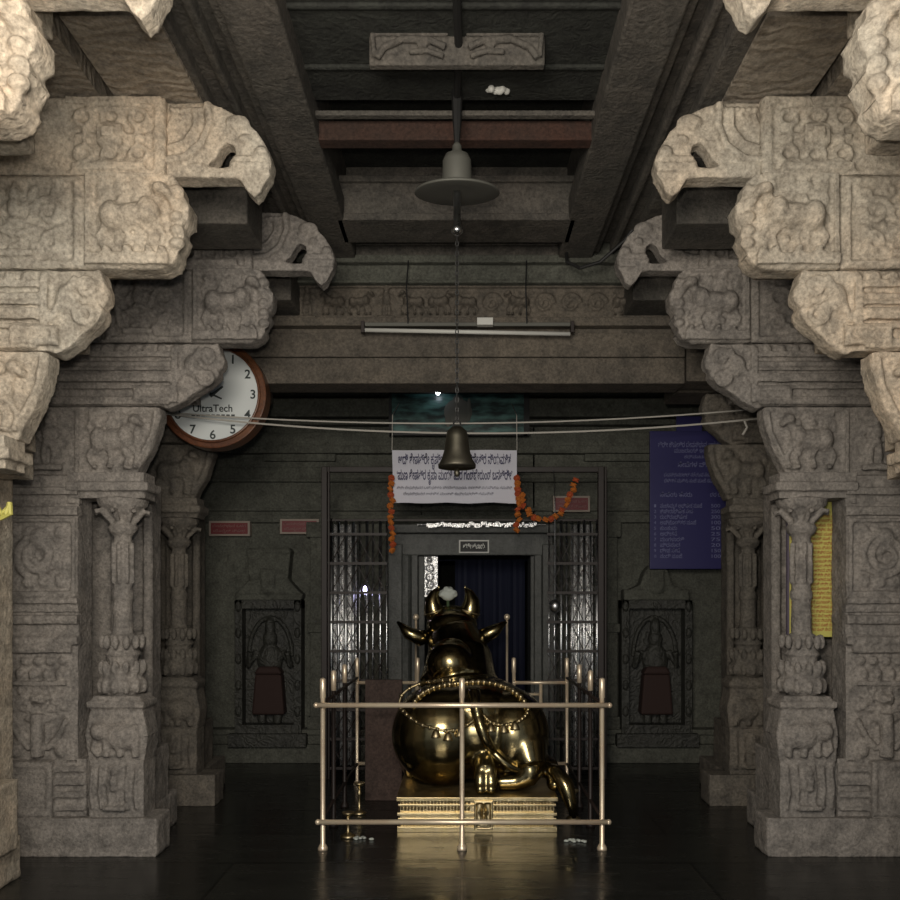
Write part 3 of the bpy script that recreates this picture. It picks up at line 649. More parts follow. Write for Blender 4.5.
p.add([(cc.x, yc-.005, cc.z)]+[(cc.x+(cr-.05)*math.cos(2*PI*i/n), yc-.005, cc.z+(cr-.05)*math.sin(2*PI*i/n)) for i in range(n)]+[(cc.x+(cr-.05)*math.cos(2*PI*i/n), yc+.05, cc.z+(cr-.05)*math.sin(2*PI*i/n)) for i in range(n)],
      [(0, 1+i, 1+(i+1) % n) for i in range(n)] + [(1+i, 1+n+i, 1+n+(i+1) % n, 1+(i+1) % n) for i in range(n)] + [tuple(range(2*n, n, -1))])
dial = p.build('dial', M['clockface'], root, cc)
for h in range(1, 13):
    a = PI/2 - h*PI/6; r = cr*.745
    text(str(h), .085, None, (cc.x+r*math.cos(a), yc-.008, cc.z+r*math.sin(a)), M['black_ink'], root, 'numeral', bold=.0015, sub=dial)
text('UltraTech', .07, .27, (cc.x-.0, yc-.008, cc.z-.095), M['black_ink'], root, 'lettering', bold=.001, sub=dial)
p = MB()
for k in range(9): p.box(cc.x-.145+.034*k, cc.x-.145+.034*k+.024, yc-.008, yc-.006, cc.z-.147, cc.z-.135)
p.build('lettering', M['black_ink'], root, cc)
for nm, ang, ln, w in (('hour_hand', math.radians(38), .09, .011), ('minute_hand', math.radians(-25), .07, .008)):
    p = MB(); c_, s_ = math.cos(ang), math.sin(ang)
    p.prism([(cc.x-w*s_-.02*c_, cc.z+w*c_-.02*s_), (cc.x+w*s_-.02*c_, cc.z-w*c_-.02*s_), (cc.x+ln*c_+w*.6*s_, cc.z+ln*s_-w*.6*c_), (cc.x+ln*c_-w*.6*s_, cc.z+ln*s_+w*.6*c_)], yc-.016, yc-.012)
    p.build(nm, M['black_ink'], root, cc)
p = MB(); p.ell((cc.x, yc-.014, cc.z), (.014, .006, .014)); p.build('hand_boss', M['black_ink'], root, cc)

# ------------------------------------------------------------------ ceiling things
c = at(457, 150, 4.28)
X0 = c.x
YP = 4.28
root = empty('pendant_shade', (X0, YP, 3.50), 'dull grey bell shaped pendant with a broad flat round brim hanging from the dark ceiling', 'pendant lamp'); org = root.location
p = MB(); p.lathe([(.010, 3.735), (.022, 3.72), (.024, 3.695), (.055, 3.68), (.070, 3.65), (.073, 3.56), (.078, 3.53), (.10, 3.52)], (X0, YP, 0), 32); p.build('dome', M['shade'], root, org, smooth=True).rotation_euler.x = .15
p = MB(); p.lathe([(.09, 3.53), (.200, 3.512), (.210, 3.502), (.200, 3.498), (.08, 3.51)], (X0, YP, 0), 48); p.build('brim', M['shade'], root, org, smooth=True).rotation_euler.x = .15
p = MB(); p.lathe([(.018, 3.52), (.018, 3.34), (.030, 3.33), (.030, 3.31), (.012, 3.295)], (X0, YP, 0), 14); p.build('spindle', M['steel'], root, org, smooth=True)
p = MB(); p.tube([(X0, YP, 3.73), (X0, YP, 3.86), (X0, YP, 4.0)], [.012, .022, .028], 8); p.build('suspension_rod', M['black'], root, org)
p = MB(); p.tube([(X0, YP, 3.97), (X0+.01, 3.9, 3.965), (X0, 3.4, 3.97), (X0, 2.9, 3.97)], .018, 8); p.build('supply_cable', M['black'], root, org)
root = empty('temple_bell', (X0, YP, 2.15), 'small dark bronze bell on a long thin chain in front of the white banner', 'bell'); org = root.location
def zz(py): return at(0, py, YP).z
p = MB(); p.lathe([(.085, zz(467)), (.092, zz(468)), (.093, zz(465)), (.078, zz(460)), (.062, zz(450)), (.055, zz(437)), (.048, zz(431)), (.026, zz(427)), (.010, zz(426))], (X0, YP, 0), 32); p.build('bell_body', M['bell'], root, org, smooth=True)
p = MB(); p.tube([(X0, YP, zz(440)), (X0, YP, zz(470))], .005); p.ell((X0, YP, zz(473)), (.015, .015, .02)); p.build('clapper', M['bell'], root, org, smooth=True)
p = MB()
p.tube([(X0+.017*math.cos(t), YP, zz(424)+.017*math.sin(t)) for t in [2*PI*i/12 for i in range(12)]], .005, 6, True)
z = zz(424)+.022; k = 0
while z < 3.30:
    a = (k % 2)*PI/2; p.tube([(X0+.007*math.cos(t)*math.cos(a), YP+.007*math.cos(t)*math.sin(a), z+.015*math.sin(t)) for t in [2*PI*i/8 for i in range(8)]], .0032, 5, True); z += .024; k += 1
p.build('chain', M['black'], root, org)
# carved scroll panel on ceiling
root = empty('carved_scroll_panel', (-.02, 3.87, 3.87), 'dusty carved scroll panel set crosswise high in the dark central ceiling', 'carved panel'); org = root.location
p = MB(); F = Front(p, 3.85); xo = -.022
p.box(xo-.39, xo+.39, 3.86, 3.90, 3.875, 4.01)
for sg in (-1, 1):
    F.tube([(xo+sg*.04, 4.0), (xo+sg*.38, 4.0)], .009); F.tube([(xo+sg*.375, 4.0), (xo+sg*.365, 3.90)], .012)
    F.tube([(xo+sg*.05, 3.94), (xo+sg*.12, 3.97), (xo+sg*.24, 3.975), (xo+sg*.32, 3.94), (xo+sg*.355, 3.89)], .016)
    F.tube([(xo+sg*.06, 3.90), (xo+sg*.13, 3.925), (xo+sg*.21, 3.92)], .013); spiral(F, xo+sg*.15, 3.955, .025, 1.3, .008)
p.build('scroll_carving', M['beam'], root, org, voxel=.006)
# pale lump
c = at(498, 89, 4.25); p = MB(); rr2 = random.Random(2)
for k in range(9): p.ell((c.x-.045+.011*k, c.y+rr2.uniform(-.02, .02), c.z+rr2.uniform(-.012, .012)), (.018, .018, .018))
p.tube([c, (c.x, c.y, 4.01)], .003, 6)
tag(p.build('cloth_tassel', M['white'], org=c, voxel=.006), 'small crumpled whitish cloth tassel high in the dark ceiling, right of the hanging rod', 'tassel')
# tube light
a, b = at(362, 330, 5.95), at(573, 334, 5.95)
root = empty('tube_light', ((a.x+b.x)/2, 5.95, a.z), 'unlit long white tube light hung under the carved frieze', 'tube light'); org = root.location
p = MB(); p.tube([(a.x+.02, 5.95, a.z), (b.x-.02, 5.95, b.z)], .014, 12); p.build('glass_tube', M['white'], root, org, smooth=True)
p = MB(); p.box(a.x, b.x, 5.97, 6.0, a.z+.035, a.z+.06); p.build('batten_housing', M['shade'], root, org, bevel=.004)
for xx in (a.x+.005, b.x-.005):
    p = MB(); p.box(xx-.012, xx+.012, 5.935, 5.99, a.z-.018, a.z+.06); p.build('end_holder', M['iron'], root, org, bevel=.003)
c = at(485, 323, 5.96); p = MB(); p.box(c.x-.055, c.x+.055, 5.93, 5.99, c.z-.02, c.z+.03); p.build('starter_box', M['white'], root, org, bevel=.004)
for px in (408, 527):
    q = at(px, 320, 5.96); p = MB(); p.tube([(q.x, 5.97, a.z+.05), (q.x-.01, 5.95, a.z+.3), (q.x, 6.0, 3.84)], .005, 6); p.build('hanging_wire', M['black'], root, org)

# wires
def catenary(p0, p1, sag, n=24):
    return [p0.lerp(p1, i/n) - Vector((0, 0, sag*4*(i/n)*(1-i/n))) for i in range(n+1)]
p = MB(); p.tube(catenary(at(150, 411, 5.9), at(815, 403, 5.9), .11), .0055, 6)
tag(p.build('slack_cable', M['wire'], org=at(150, 411, 5.9)), 'upper pale cable strung slackly across the hall over the clock dial', 'cable')
p = MB(); p.tube(catenary(at(160, 413, 5.85), at(790, 415, 5.85), .13), .0065, 6); q = at(744, 420, 5.86); p.tube([q, q+Vector((.02, 0, -.05)), q+Vector((-.01, 0, -.10))], .008, 6)
tag(p.build('slack_cable', M['wire'], org=at(160, 413, 5.85)), 'lower pale cable with a knotted loose end sagging across the hall', 'cable')
p = MB(); p.tube([at(700, 80, 5.0), at(660, 190, 5.6), at(625, 240, 5.75), at(600, 262, 5.80), at(580, 268, 5.8), at(567, 262, 5.85), at(566, 248, 5.95)], .012, 8)
tag(p.build('black_cable', M['black'], org=at(580, 268, 5.8)), 'thick black cable looping down at the end of the right ceiling beam', 'cable')

# ------------------------------------------------------------------ banner, garlands, signs
Yb_ = 7.2
a, b = at(392, 503, Yb_), at(517, 450, Yb_)
org = Vector(((a.x+b.x)/2, Yb_, a.z)); root = empty('cloth_banner', org, 'white banner with two rows of dark lettering hung above the gate behind the bell', 'banner')
p = MB(); n = 16; vs = []; fs = []
for i in range(n+1):
    x = a.x+(b.x-a.x)*i/n; yy = Yb_+.010*math.sin(i*.9)
    sh = .004*math.sin(i*1.1); vs += [(x+.012*(1-i/n if i < 3 else 0), yy, a.z+sh), (x, yy+.006, b.z), (x+.012*(1-i/n if i < 3 else 0), yy+.006, a.z+sh), (x, yy+.012, b.z)]
for i in range(n):
    k = i*4; fs += [(k, k+4, k+5, k+1), (k+2, k+3, k+7, k+6), (k+1, k+5, k+7, k+3), (k, k+2, k+6, k+4)]
fs += [(0, 1, 3, 2), (n*4, n*4+2, n*4+3, n*4+1)]
p.add(vs, fs); sheet = p.build('banner_sheet', M['paper'], root, org, smooth=False)
W_ = b.x-a.x
text('ಆದಿ ಶೇಷಶ್ರೇ ಕೃಷ್ಣ ಮೂರ್ತಿ ಕ್ಷೇತ್ರ ನಿಯಮಿತ', .11, W_*.9, (org.x, Yb_-.016, b.z-.085), M['ink'], root, bold=.001, sub=sheet)
text('‘ಪುಣ ಶೇಷಶ್ರ ಕೃಪಾ ಮಯಿ ಮರ ಗಂಡಭೇರುಂಡ ಬನಶ್ರೀ’', .105, W_*.92, (org.x, Yb_-.016, b.z-.215), M['ink'], root, bold=.001, sub=sheet)
text('ಶ್ರೀ ದೇವಸ್ಥಾನದ ಒಳಗೆ ಭಕ್ತರು ಪ್ರವೇಶಿಸಬಾರದು ಸಹಕರಿಸಿ ದಯವಿಟ್ಟು ಗಮನಿಸಿ', .032, W_*.92, (org.x, Yb_-.016, b.z-.315), M['inkgrey'], root, sub=sheet)
text('ದೇವಸ್ಥಾನದ ಆಡಳಿತ ಮಂಡಳಿ ಕಾರ್ಯದರ್ಶಿ ಗಮನಿಸಿ', .032, W_*.72, (org.x-.05, Yb_-.016, b.z-.365), M['inkgrey'], root, sub=sheet)
for px in (392, 517):
    q = at(px, 450, Yb_); p = MB(); p.tube([(q.x, Yb_, q.z), (q.x+.0, Yb_+.05, q.z+.30), (q.x, W-.17, 3.30)], .004, 6); p.build('string', M['wire'], root, org)

def garland(pts, label, n):
    q = [Vector(v) for v in pts]; org = q[0]; root = empty('marigold_garland', org, label, 'garland', 'marigold garlands around the gate')
    L = [0]
    for i in range(1, len(q)): L.append(L[-1]+(q[i]-q[i-1]).length)
    p = MB(); p.tube(q, .003, 5); p.build('thread', M['leaf'], root, org)
    base = [None, None]
    for k in range(n):
        s_ = L[-1]*k/(n-1); i = max(j for j in range(len(q)-1) if L[j] <= s_+1e-9) if s_ < L[-1] else len(q)-2
        v = q[i].lerp(q[i+1], (s_-L[i])/(L[i+1]-L[i])); c_ = k % 3 == 0
        if base[c_] is None:
            p = MB(); r0 = .026
            p.ell((0, 0, 0), (r0*.8, r0*.8, r0*.7), 10, 6)
            for a_ in range(9):
                for e_ in (-.4, .3): p.ell((r0*.8*math.cos(a_*.7+e_), r0*.8*math.sin(a_*.7+e_), r0*e_), (r0*.3, r0*.3, r0*.25), 6, 4)
            o = p.build('marigold', M['marigold_deep' if c_ else 'marigold'], root, smooth=True); base[c_] = o
        else:
            o = base[c_].copy(); C.objects.link(o)
        o.location = v-org+Vector((R.uniform(-.012, .012), R.uniform(-.01, .01), 0)); o.rotation_euler = (R.random(), R.random(), R.random()*6)
Yg = 7.16
garland([at(392, 478, Yg), at(391, 515, Yg), at(392, 550, Yg)], 'short orange marigold string hanging at the left edge of the white banner', 14)
garland([at(518, 478, Yg), at(519, 505, Yg), at(517, 530, Yg)], 'short orange marigold string hanging at the right edge of the white banner', 11)
garland([at(577, 480, Yg), at(570, 495, Yg), at(562, 512, Yg), at(548, 520, Yg), at(532, 517, Yg), at(524, 505, Yg), at(519, 490, Yg-.03)], 'curved orange marigold swag crossing the red sign right of the banner', 19)

def redsign(x0, y0, x1, y1, label, Y=8.07):
    a, b = at(x0, y1, Y), at(x1, y0, Y); org = Vector(((a.x+b.x)/2, Y, a.z)); root = empty('wall_sign', org, label, 'sign', 'small red signs on the back wall')
    p = MB(); p.box(a.x, b.x, Y-.006, Y+.07, a.z, b.z); p.build('sign_border', M['signwhite'], root, org, bevel=.002)
    p = MB(); p.box(a.x+.02, b.x-.02, Y-.010, Y, a.z+.018, b.z-.018); p.build('sign_face', M['redsign'], root, org)
    w = b.x-a.x
    text('ದೇವಸ್ಥಾನ ಒಳಗೆ', .032, w*.82, ((a.x+b.x)/2, Y-.012, (a.z+b.z)/2+.022), M['signtext'], root); text('ಮೊಬೈಲ್ ನಿಷೇಧ', .032, w*.78, ((a.x+b.x)/2, Y-.012, (a.z+b.z)/2-.024), M['signtext'], root)
redsign(209, 521, 250, 536, 'small red sign on the back wall, the one nearer the clock')
redsign(280, 519, 319, 534, 'small red sign on the back wall close to the left gate post')
redsign(553, 496, 590, 512, 'small red sign behind the marigold swag at the right gate post')
# sign above the inner door
a, b = at(459, 553, 7.98), at(489, 540, 7.98); org = Vector(((a.x+b.x)/2, 7.98, a.z)); root = empty('door_sign', org, 'small white lettered plate fixed above the dark inner doorway', 'sign')
p = MB(); p.box(a.x, b.x, 7.985, 8.03, a.z, b.z); p.build('plate', M['white'], root, org)
p = MB(); p.box(a.x+.012, b.x-.012, 7.98, 7.99, a.z+.012, b.z-.012); p.build('plate_face', M['black'], root, org)
text('ಶ್ರೀ ಶಿವಾಯ', .06, .20, ((a.x+b.x)/2, 7.977, (a.z+b.z)/2), M['white'], root, bold=.002)

# blue notice board
a, b = at(650, 569, 7.9), at(741, 431, 7.9); org = Vector(((a.x+b.x)/2, 7.9, a.z)); root = empty('notice_board', org, 'tall deep blue notice board with rows of pale lettering, half hidden by a pillar', 'notice board')
p = MB(); p.box(a.x, b.x, 7.9, 7.93, a.z, b.z); c = at(682, 416, 7.9); d = at(700, 431, 7.9); p.box(c.x-.05, d.x+.02, 7.9, 7.93, d.z-.01, c.z); p.build('board', M['blue'], root, org, bevel=.004)
for sx in (a.x+.2, b.x-.2): p = MB(); p.tube([(sx, 7.93, b.z-.3), (sx, 8.08, b.z-.3)], .01); p.build('wall_bracket', M['iron'], root, org)
W_ = b.x-a.x; xm = (a.x+b.x)/2
def ln(txt, px0, px1, py, sz=.05):
    q0, q1 = at(px0, py, 7.9), at(px1, py, 7.9); text(txt, sz, q1.x-q0.x, ((q0.x+q1.x)/2, 7.897, q0.z), M['bluetext'], root)
ln('ಶ್ರೀ ಕ್ಷೇತ್ರ ದೇವಸ್ಥಾನ ಆಡಳಿತ', 658, 722, 445, .065); ln('ಮುಜರಾಯಿ ಇಲಾಖೆ', 674, 712, 451); ln('ಕರ್ನಾಟಕ', 684, 706, 457, .04)
ln('ಸೇವೆಗಳ ವಿವರ', 678, 714, 465, .06); ln('ದೇವಸ್ಥಾನದಲ್ಲಿ ನಡೆಯುವ ಸೇವೆಗಳು', 664, 716, 475, .045); ln('ಬೆಳಿಗ್ಗೆ ಮತ್ತು ಸಂಜೆ ಪೂಜೆ ಸಮಯ', 664, 718, 481, .045)
ln('ಸೇವೆಯ ಹೆಸರು', 660, 692, 495, .055); ln('ದರ ರೂ', 710, 724, 495)
for k, (t_, e_) in enumerate((('ಪಂಚಾಮೃತ ಅಭಿಷೇಕ ಪೂಜೆ', 702), ('ಕ್ಷೀರಾಭಿಷೇಕ ಸೇವೆ', 693), ('ರುದ್ರಾಭಿಷೇಕ', 687), ('ಅಷ್ಟೋತ್ತರ ಪೂಜೆ', 696), ('ಕುಂಕುಮ', 677), ('ಅರ್ಚನೆ', 677), ('ಮಂಗಳಾರತಿ', 684), ('ಪ್ರಸಾದ', 680), ('ದೀಪ ಸೇವೆ', 680), ('ನಂದಿ ಪೂಜೆ', 682))):
    y_ = 506+5.6*k; ln('%d' % (k+1), 654, 656, y_, .04); ln(t_, 660, e_, y_, .05); ln(('500', '250', '300', '100', '50', '25', '75', '20', '150', '100')[k], 711, 720, y_, .045)

# yellow notice board behind the right colonette
Yy = 5.37
a, b = at(789, 637, Yy), at(853, 500, Yy); org = Vector(((a.x+b.x)/2, Yy, a.z)); root = empty('notice_board', org, 'tall yellow notice board with red lettering wedged behind the right colonette', 'notice board')
p = MB(); p.box(a.x, b.x, Yy, Yy+.012, a.z, b.z); p.build('board', M['yellow'], root, org, bevel=.003)
p = MB(); p.box(a.x-.012, a.x, Yy-.006, Yy+.018, a.z, b.z); p.box(b.x, b.x+.02, Yy-.006, Yy+.018, a.z, b.z); p.build('board_edge', M['edge_violet'], root, org)
for sx in (a.x+.04, b.x-.04): p = MB(); p.tube([(sx, Yy+.01, b.z-.05), (sx, Yy+.25, b.z-.05)], .006); p.build('fixing_rod', M['iron'], root, org)
words = 'ಶ್ರೀ ದೇವಸ್ಥಾನ ಸೇವೆ ಪೂಜೆ ದರ ವಿವರ ಅಭಿಷೇಕ ಅರ್ಚನೆ ಮಂಗಳಾರತಿ ಪ್ರಸಾದ ರುದ್ರ ಕುಂಕುಮ ನಂದಿ ದೀಪ ಕ್ಷೀರ'.split()
for k in range(26):
    z = b.z-.10-k*.028
    if z < a.z+.03: break
    text(' '.join(R.choice(words) for _ in range(6)), .026, (b.x-a.x)*.94, ((a.x+b.x)/2, Yy-.003, z), M['redtext'], root)

# picture above the banner
a, b = at(391, 433, 7.92), at(524, 391, 7.92); org = Vector(((a.x+b.x)/2, 7.92, a.z)); root = empty('framed_picture', org, 'wide dark teal framed picture with a grey central figure above the white banner', 'picture')
p = MB(); p.box(a.x, b.x, 7.95, 7.975, a.z, b.z); p.build('picture_sheet', M['picture'], root, org)
p = MB(); p.box(a.x-.01, b.x+.03, 7.92, 7.98, b.z-.02, b.z+.01); p.box(a.x-.01, b.x+.03, 7.92, 7.98, a.z-.02, a.z+.005); p.box(a.x-.02, a.x+.005, 7.92, 7.98, a.z-.02, b.z); p.box(b.x, b.x+.05, 7.92, 7.98, a.z-.02, b.z); p.build('frame', M['black'], root, org)
p = MB(); c = at(458, 412, 7.95)
p.ell((c.x, 7.95, c.z+.10), (.05, .004, .06)); p.ell((c.x, 7.95, c.z), (.13, .004, .12)); p.ell((c.x-.09, 7.949, c.z-.03), (.03, .004, .11)); p.ell((c.x+.1, 7.949, c.z+.02), (.02, .004, .11))
p.build('painted_figure', M['shade'], root, org)
c = at(438, 393, 7.85); root = empty('small_lamp', c, 'tiny glaring white lamp at the top edge of the teal picture', 'lamp')
p = MB(); p.ell(c, (.018, .018, .018)); p.build('bulb', M['led'], root, c); p = MB(); p.tube([c+Vector((0, .01, .01)), c+Vector((0, .14, .03))], .012); p.build('lamp_arm', M['black'], root, c)
c = at(365, 590, 7.3); root = empty('small_lamp', c, 'tiny violet white lamp burning on the left folded gate', 'lamp')
p = MB(); p.ell(c, (.016, .016, .035)); p.build('bulb', M['led_violet'], root, c); p = MB(); p.tube([c+Vector((0, .0, -.03)), c+Vector((0, .05, -.08))], .01); p.build('lamp_arm', M['steel'], root, c)

# ------------------------------------------------------------------ steel gate
Yq = 7.3
gx0, gx1 = at(326, 0, Yq).x, at(602, 0, Yq).x; gz = at(0, 467, Yq).z
org = Vector(((gx0+gx1)/2, Yq, 0)); root = empty('steel_gate', org, 'tall dark brown steel gate frame with folded steel grilles before the inner door', 'gate')
for x in (gx0, gx1):
    p = MB(); p.box(x-.035, x+.012, Yq-.03, Yq+.03, 0, gz); p.box(x+.018, x+.035, Yq-.03, Yq+.0, 0, gz); p.build('gate_post', M['iron'], root, org, bevel=.004)
p = MB(); p.box(gx0, gx1, Yq-.02, Yq+.03, gz-.045, gz); p.box(gx0, gx1, Yq-.01, Yq+.02, 2.16, 2.18); p.build('top_rail', M['iron'], root, org, bevel=.004)
for nm, xa, xb in (('l', 331, 386), ('r', 548, 596)):
    p = MB(); A, B2 = at(xa, 0, Yq).x, at(xb, 0, Yq).x; zt = at(0, 518, Yq).z; zb = .06
    n = 9; rr3 = random.Random(xa)
    for k in range(n):
        x = A+(B2-A)*k/(n-1); rad = rr3.choice((.006, .008, .013)); j = .01*rr3.random()
        p.tube([(x+j, Yq+.04*(k % 2), zb), (x+j, Yq+.04*(k % 2), zt-.03*rr3.random())], rad, 8)
    p.build('folded_grille', M['steel'], root, org, smooth=True)
    p = MB()
    for z in [zb+.02+i*.245 for i in range(9)]:
        if z < zt: p.box(A-.01, B2+.01, Yq-.02, Yq-.008, z, z+.022)
    q = n//2
    for i in range(8):
        for k in range(4):
            x = A+(B2-A)*k/4; z = zb+.03+i*.245; p.tube([(x, Yq-.004, z), (x+(B2-A)/4, Yq-.004, z+.22)], .004, 5); p.tube([(x+(B2-A)/4, Yq-.004, z), (x, Yq-.004, z+.22)], .004, 5)
    p.build('lattice_link', M['iron'], root, org)
    # rippled sheet behind the bars
    p = MB(); m_ = 30; vs = []; fs = []; x1_ = A+(B2-A)*(.02 if nm == 'l' else .5); x2_ = A+(B2-A)*(.45 if nm == 'l' else .97)
    for i in range(m_+1):
        x = x1_+(x2_-x1_)*i/m_; 
        for j in range(2): vs += [(x, Yq+.07+.022*math.sin(i*1.9)+j*.004, .1), (x, Yq+.07+.022*math.sin(i*1.9+.7)+j*.004, zt-.05)]
    for i in range(m_):
        k = i*4; fs += [(k, k+4, k+5, k+1), (k+2, k+3, k+7, k+6), (k+1, k+5, k+7, k+3), (k, k+2, k+6, k+4)]
    fs += [(0, 1, 3, 2), (m_*4, m_*4+2, m_*4+3, m_*4+1)]
    p.add(vs, fs); p.build('pleated_sheet', M['silver'], root, org, smooth=True)
# tinsel strip over the doorway
a, b = at(428, 527, 7.85), at(535, 522, 7.85); p = MB(); rr3 = random.Random(9)
for k in range(46):
    x = a.x+(b.x-a.x)*k/45; w = .008+.012*rr3.random(); z = (a.z+b.z)/2+rr3.uniform(-.012, .012); p.box(x-w, x+w, 7.84+rr3.uniform(-.01, .01), 7.86, z-w, z+w)
p.tube([(a.x-.1, 7.86, (a.z+b.z)/2), (b.x+.1, 7.86, (a.z+b.z)/2)], .006)
tag(p.build('tinsel_strip', M['silver'], org=a), 'glinting silver tinsel strip across the top of the inner doorway', 'decoration')
# silver ball hanging
c = at(555, 606, 7.18); root = empty('hanging_ball', c, 'small shiny silver ball hanging on a string before the right grille', 'ball')
p = MB(); p.ell(c, (.05, .05, .055), 20, 14); p.build('ball', M['steel'], root, c, smooth=True); p = MB(); q = at(555, 530, 7.18); p.tube([c, (c.x, 7.18, gz-.3), (c.x, 7.28, gz-.03)], .004); p.build('string', M['steel'], root, c)
# sanctum contents
a, b = at(421, 592, 8.1), at(438, 556, 8.1); p = MB(); p.box(a.x+.0, b.x, 8.10, 8.13, a.z-.05, b.z); F = Front(p, 8.10); foliage(F, a.x+.01, b.x-.01, a.z-.05, b.z, rr, .075, .010)
tag(p.build('silver_jamb', M['silver'], org=(a.x, 8.1, a.z), voxel=.006), 'embossed silver strip lining the left side of the dark inner doorway', 'door trim')
a, b = at(455, 640, 9.0), at(525, 560, 9.0); p = MB(); n = 24; vs = []; fs = []
for i in range(n+1):
    x = a.x+(b.x-a.x)*i/n
    for j in range(2): vs += [(x, 9.0+.03*math.sin(i*1.3)+.01*j, .05), (x, 9.0+.02*math.sin(i*1.3)+.01*j, b.z)]
for i in range(n):
    k = i*4; fs += [(k, k+4, k+5, k+1), (k+2, k+3, k+7, k+6), (k+1, k+5, k+7, k+3), (k, k+2, k+6, k+4)]
fs += [(0, 1, 3, 2), (n*4, n*4+2, n*4+3, n*4+1)]
p.add(vs, fs); p.tube([(a.x-.2, 9.02, b.z), (b.x+.2, 9.02, b.z)], .012)
tag(p.build('curtain', M['cloth_blue'], org=(0, 9, .05)), 'dark blue curtain hanging inside the inner doorway', 'curtain')

# poles with balls flanking the doorway
for px, lb in ((416, 'thin brass pole with a round pale knob left of the bull head'), (507, 'thin brass pole with a round pale knob right of the bull head')):
    c = at(px, 617, 7.45); root = empty('knobbed_pole', (c.x, 7.45, 0), lb, 'pole', 'knobbed poles behind the bull'); org = root.location
    p = MB(); p.lathe([(.07, 0), (.07, .02), (.02, .04), (.010, .06), (.010, c.z-.03)], (c.x, 7.45, 0), 16); p.build('pole', M['rail'], root, org, smooth=True)
    p = MB(); p.ell(c, (.026, .026, .028), 16, 10); p.build('knob', M['rail'], root, org, smooth=True)

# ------------------------------------------------------------------ railing
org = Vector((0, 6.1, 0)); root = empty('brass_railing', org, 'square brass tube railing enclosing the brass bull', 'railing')
def post(x, y, h=1.03, r=.0145, dark=False):
    p = MB(); p.lathe([(.03, 0), (.03, .012), (.022, .03), (r, .04), (r, h-.12), (r+.003, h-.115), (r+.003, h-.005), (r-.002, h), (.004, h+.004)], (x, y, 0), 16)
    o = p.build('post', M['iron' if dark else 'rail'], root, org, smooth=True)
    if dark: p = MB(); p.lathe([(r, h-.13), (r+.004, h-.128), (r+.004, h-.003), (.005, h+.006)], (x, y, 0), 14); p.build('lit_post_top', M['rail'], o, org, smooth=True)  # side posts: lit top and shaded shaft put in as two materials
YF, YK = 5.22, 7.05
for x in (-.835, 0, .84):
    post(x, YF)
for y in (5.76, 6.3, YK):
    post(-.85, y, r=.014, dark=y < YK); post(.85, y, r=.014, dark=y < YK)
for x in (-.36, .42): post(x, YK)
def rail(p0, p1, r=.0155, m='rail'):
    p = MB(); p.tube([p0, p1], r, 14); p.ell(p0, (r*1.1,)*3); p.ell(p1, (r*1.1,)*3); p.build('rail', M[m], root, org, smooth=True)
rail((-.87, YF-.03, .872), (.88, YF-.03, .872)); rail((-.86, YF-.03, .175), (.875, YF-.03, .175))
for sx in (-.85, .85):
    for z in (.87, .175): rail((sx, YF+.02, z), (sx, YK+.02, z), .011, 'iron')
for (xa, xb) in ((-.85, -.36), (.42, .85)):
    for z in (.83, .175): rail((xa, YK, z), (xb, YK, z), .014)
rail((.45, YK+.05, .73), (.64, YK+.05, .73), .012); rail((.64, YK+.02, .83), (.64, YK+.02, 0), .014)

# ------------------------------------------------------------------ pedestal
px0, px1, py0, py1, pz = -.42, .615, 5.62, 6.95, .225
org = Vector(((px0+px1)/2, (py0+py1)/2, 0)); root = empty('brass_pedestal', org, 'low brass clad pedestal with beaded bands under the bull', 'pedestal')
p = MB(); p.box(px0+.02, px1-.02, py0+.02, py1-.02, 0, pz-.01); p.build('core', M['brass'], root, org)
p = MB()
for z0, z1, d in ((.0, .035, .0), (.075, .09, .004), (.105, .125, .0), (.165, .18, .006), (.20, .225, -.005)): p.box(px0+d, px1-d, py0+d, py1-d, z0, z1)
p.build('band', M['brass'], root, org, bevel=.003)
p = MB(); n = 46
for k in range(n):
    x = px0+.02+(px1-px0-.04)*(k+.5)/n
    if abs(k-23) < 3: continue
    p.ell((x, py0+.012, .15), (.008, .012, .014), 8, 6); p.ell((x, py0+.012, .19), (.009, .010, .010), 8, 6)
    p.box(x-.007, x+.007, py0+.004, py0+.03, .092, .104)
    p.tube([(x-.009, py0+.012, .04), (x, py0+.006, .07), (x+.009, py0+.012, .04)], .004, 5)
p.build('beading', M['brass'], root, org)
p = MB(); F = Front(p, py0); xm = px0+(px1-px0)*.53
p.box(xm-.05, xm+.07, py0-.012, py0+.03, .02, .205); frame(F, xm-.05, xm+.07, .02, .205, .014, .022); figure(Front(p, py0-.01), xm+.01, .12, .13)
p.build('front_plaque', M['brass'], root, org, voxel=.005)

# ------------------------------------------------------------------ bull (seen from behind)
org = Vector((.08, 6.3, pz)); ELLS = (((-.135, 6.04, .57), (.355, .33, .355)), ((.35, 6.03, .56), (.255, .28, .33)), ((.07, 6.35, .60), (.50, .60, .355)), ((.05, 6.15, .74), (.38, .36, .21)),
        ((.0, 6.72, .66), (.34, .28, .42)), ((-.09, 6.52, 1.03), (.185, .18, .175)), ((-.03, 6.62, .92), (.27, .26, .22)), ((.10, 6.25, .40), (.44, .40, .17)))
root = empty('brass_bull_statue', org, 'seated brass bull seen from behind, facing the inner doorway on a brass pedestal', 'statue')
p = MB()
def Y_(px, py, Y): return at(px, py, Y)
for c_, r_ in ELLS: p.ell(c_, r_, 30, 20)
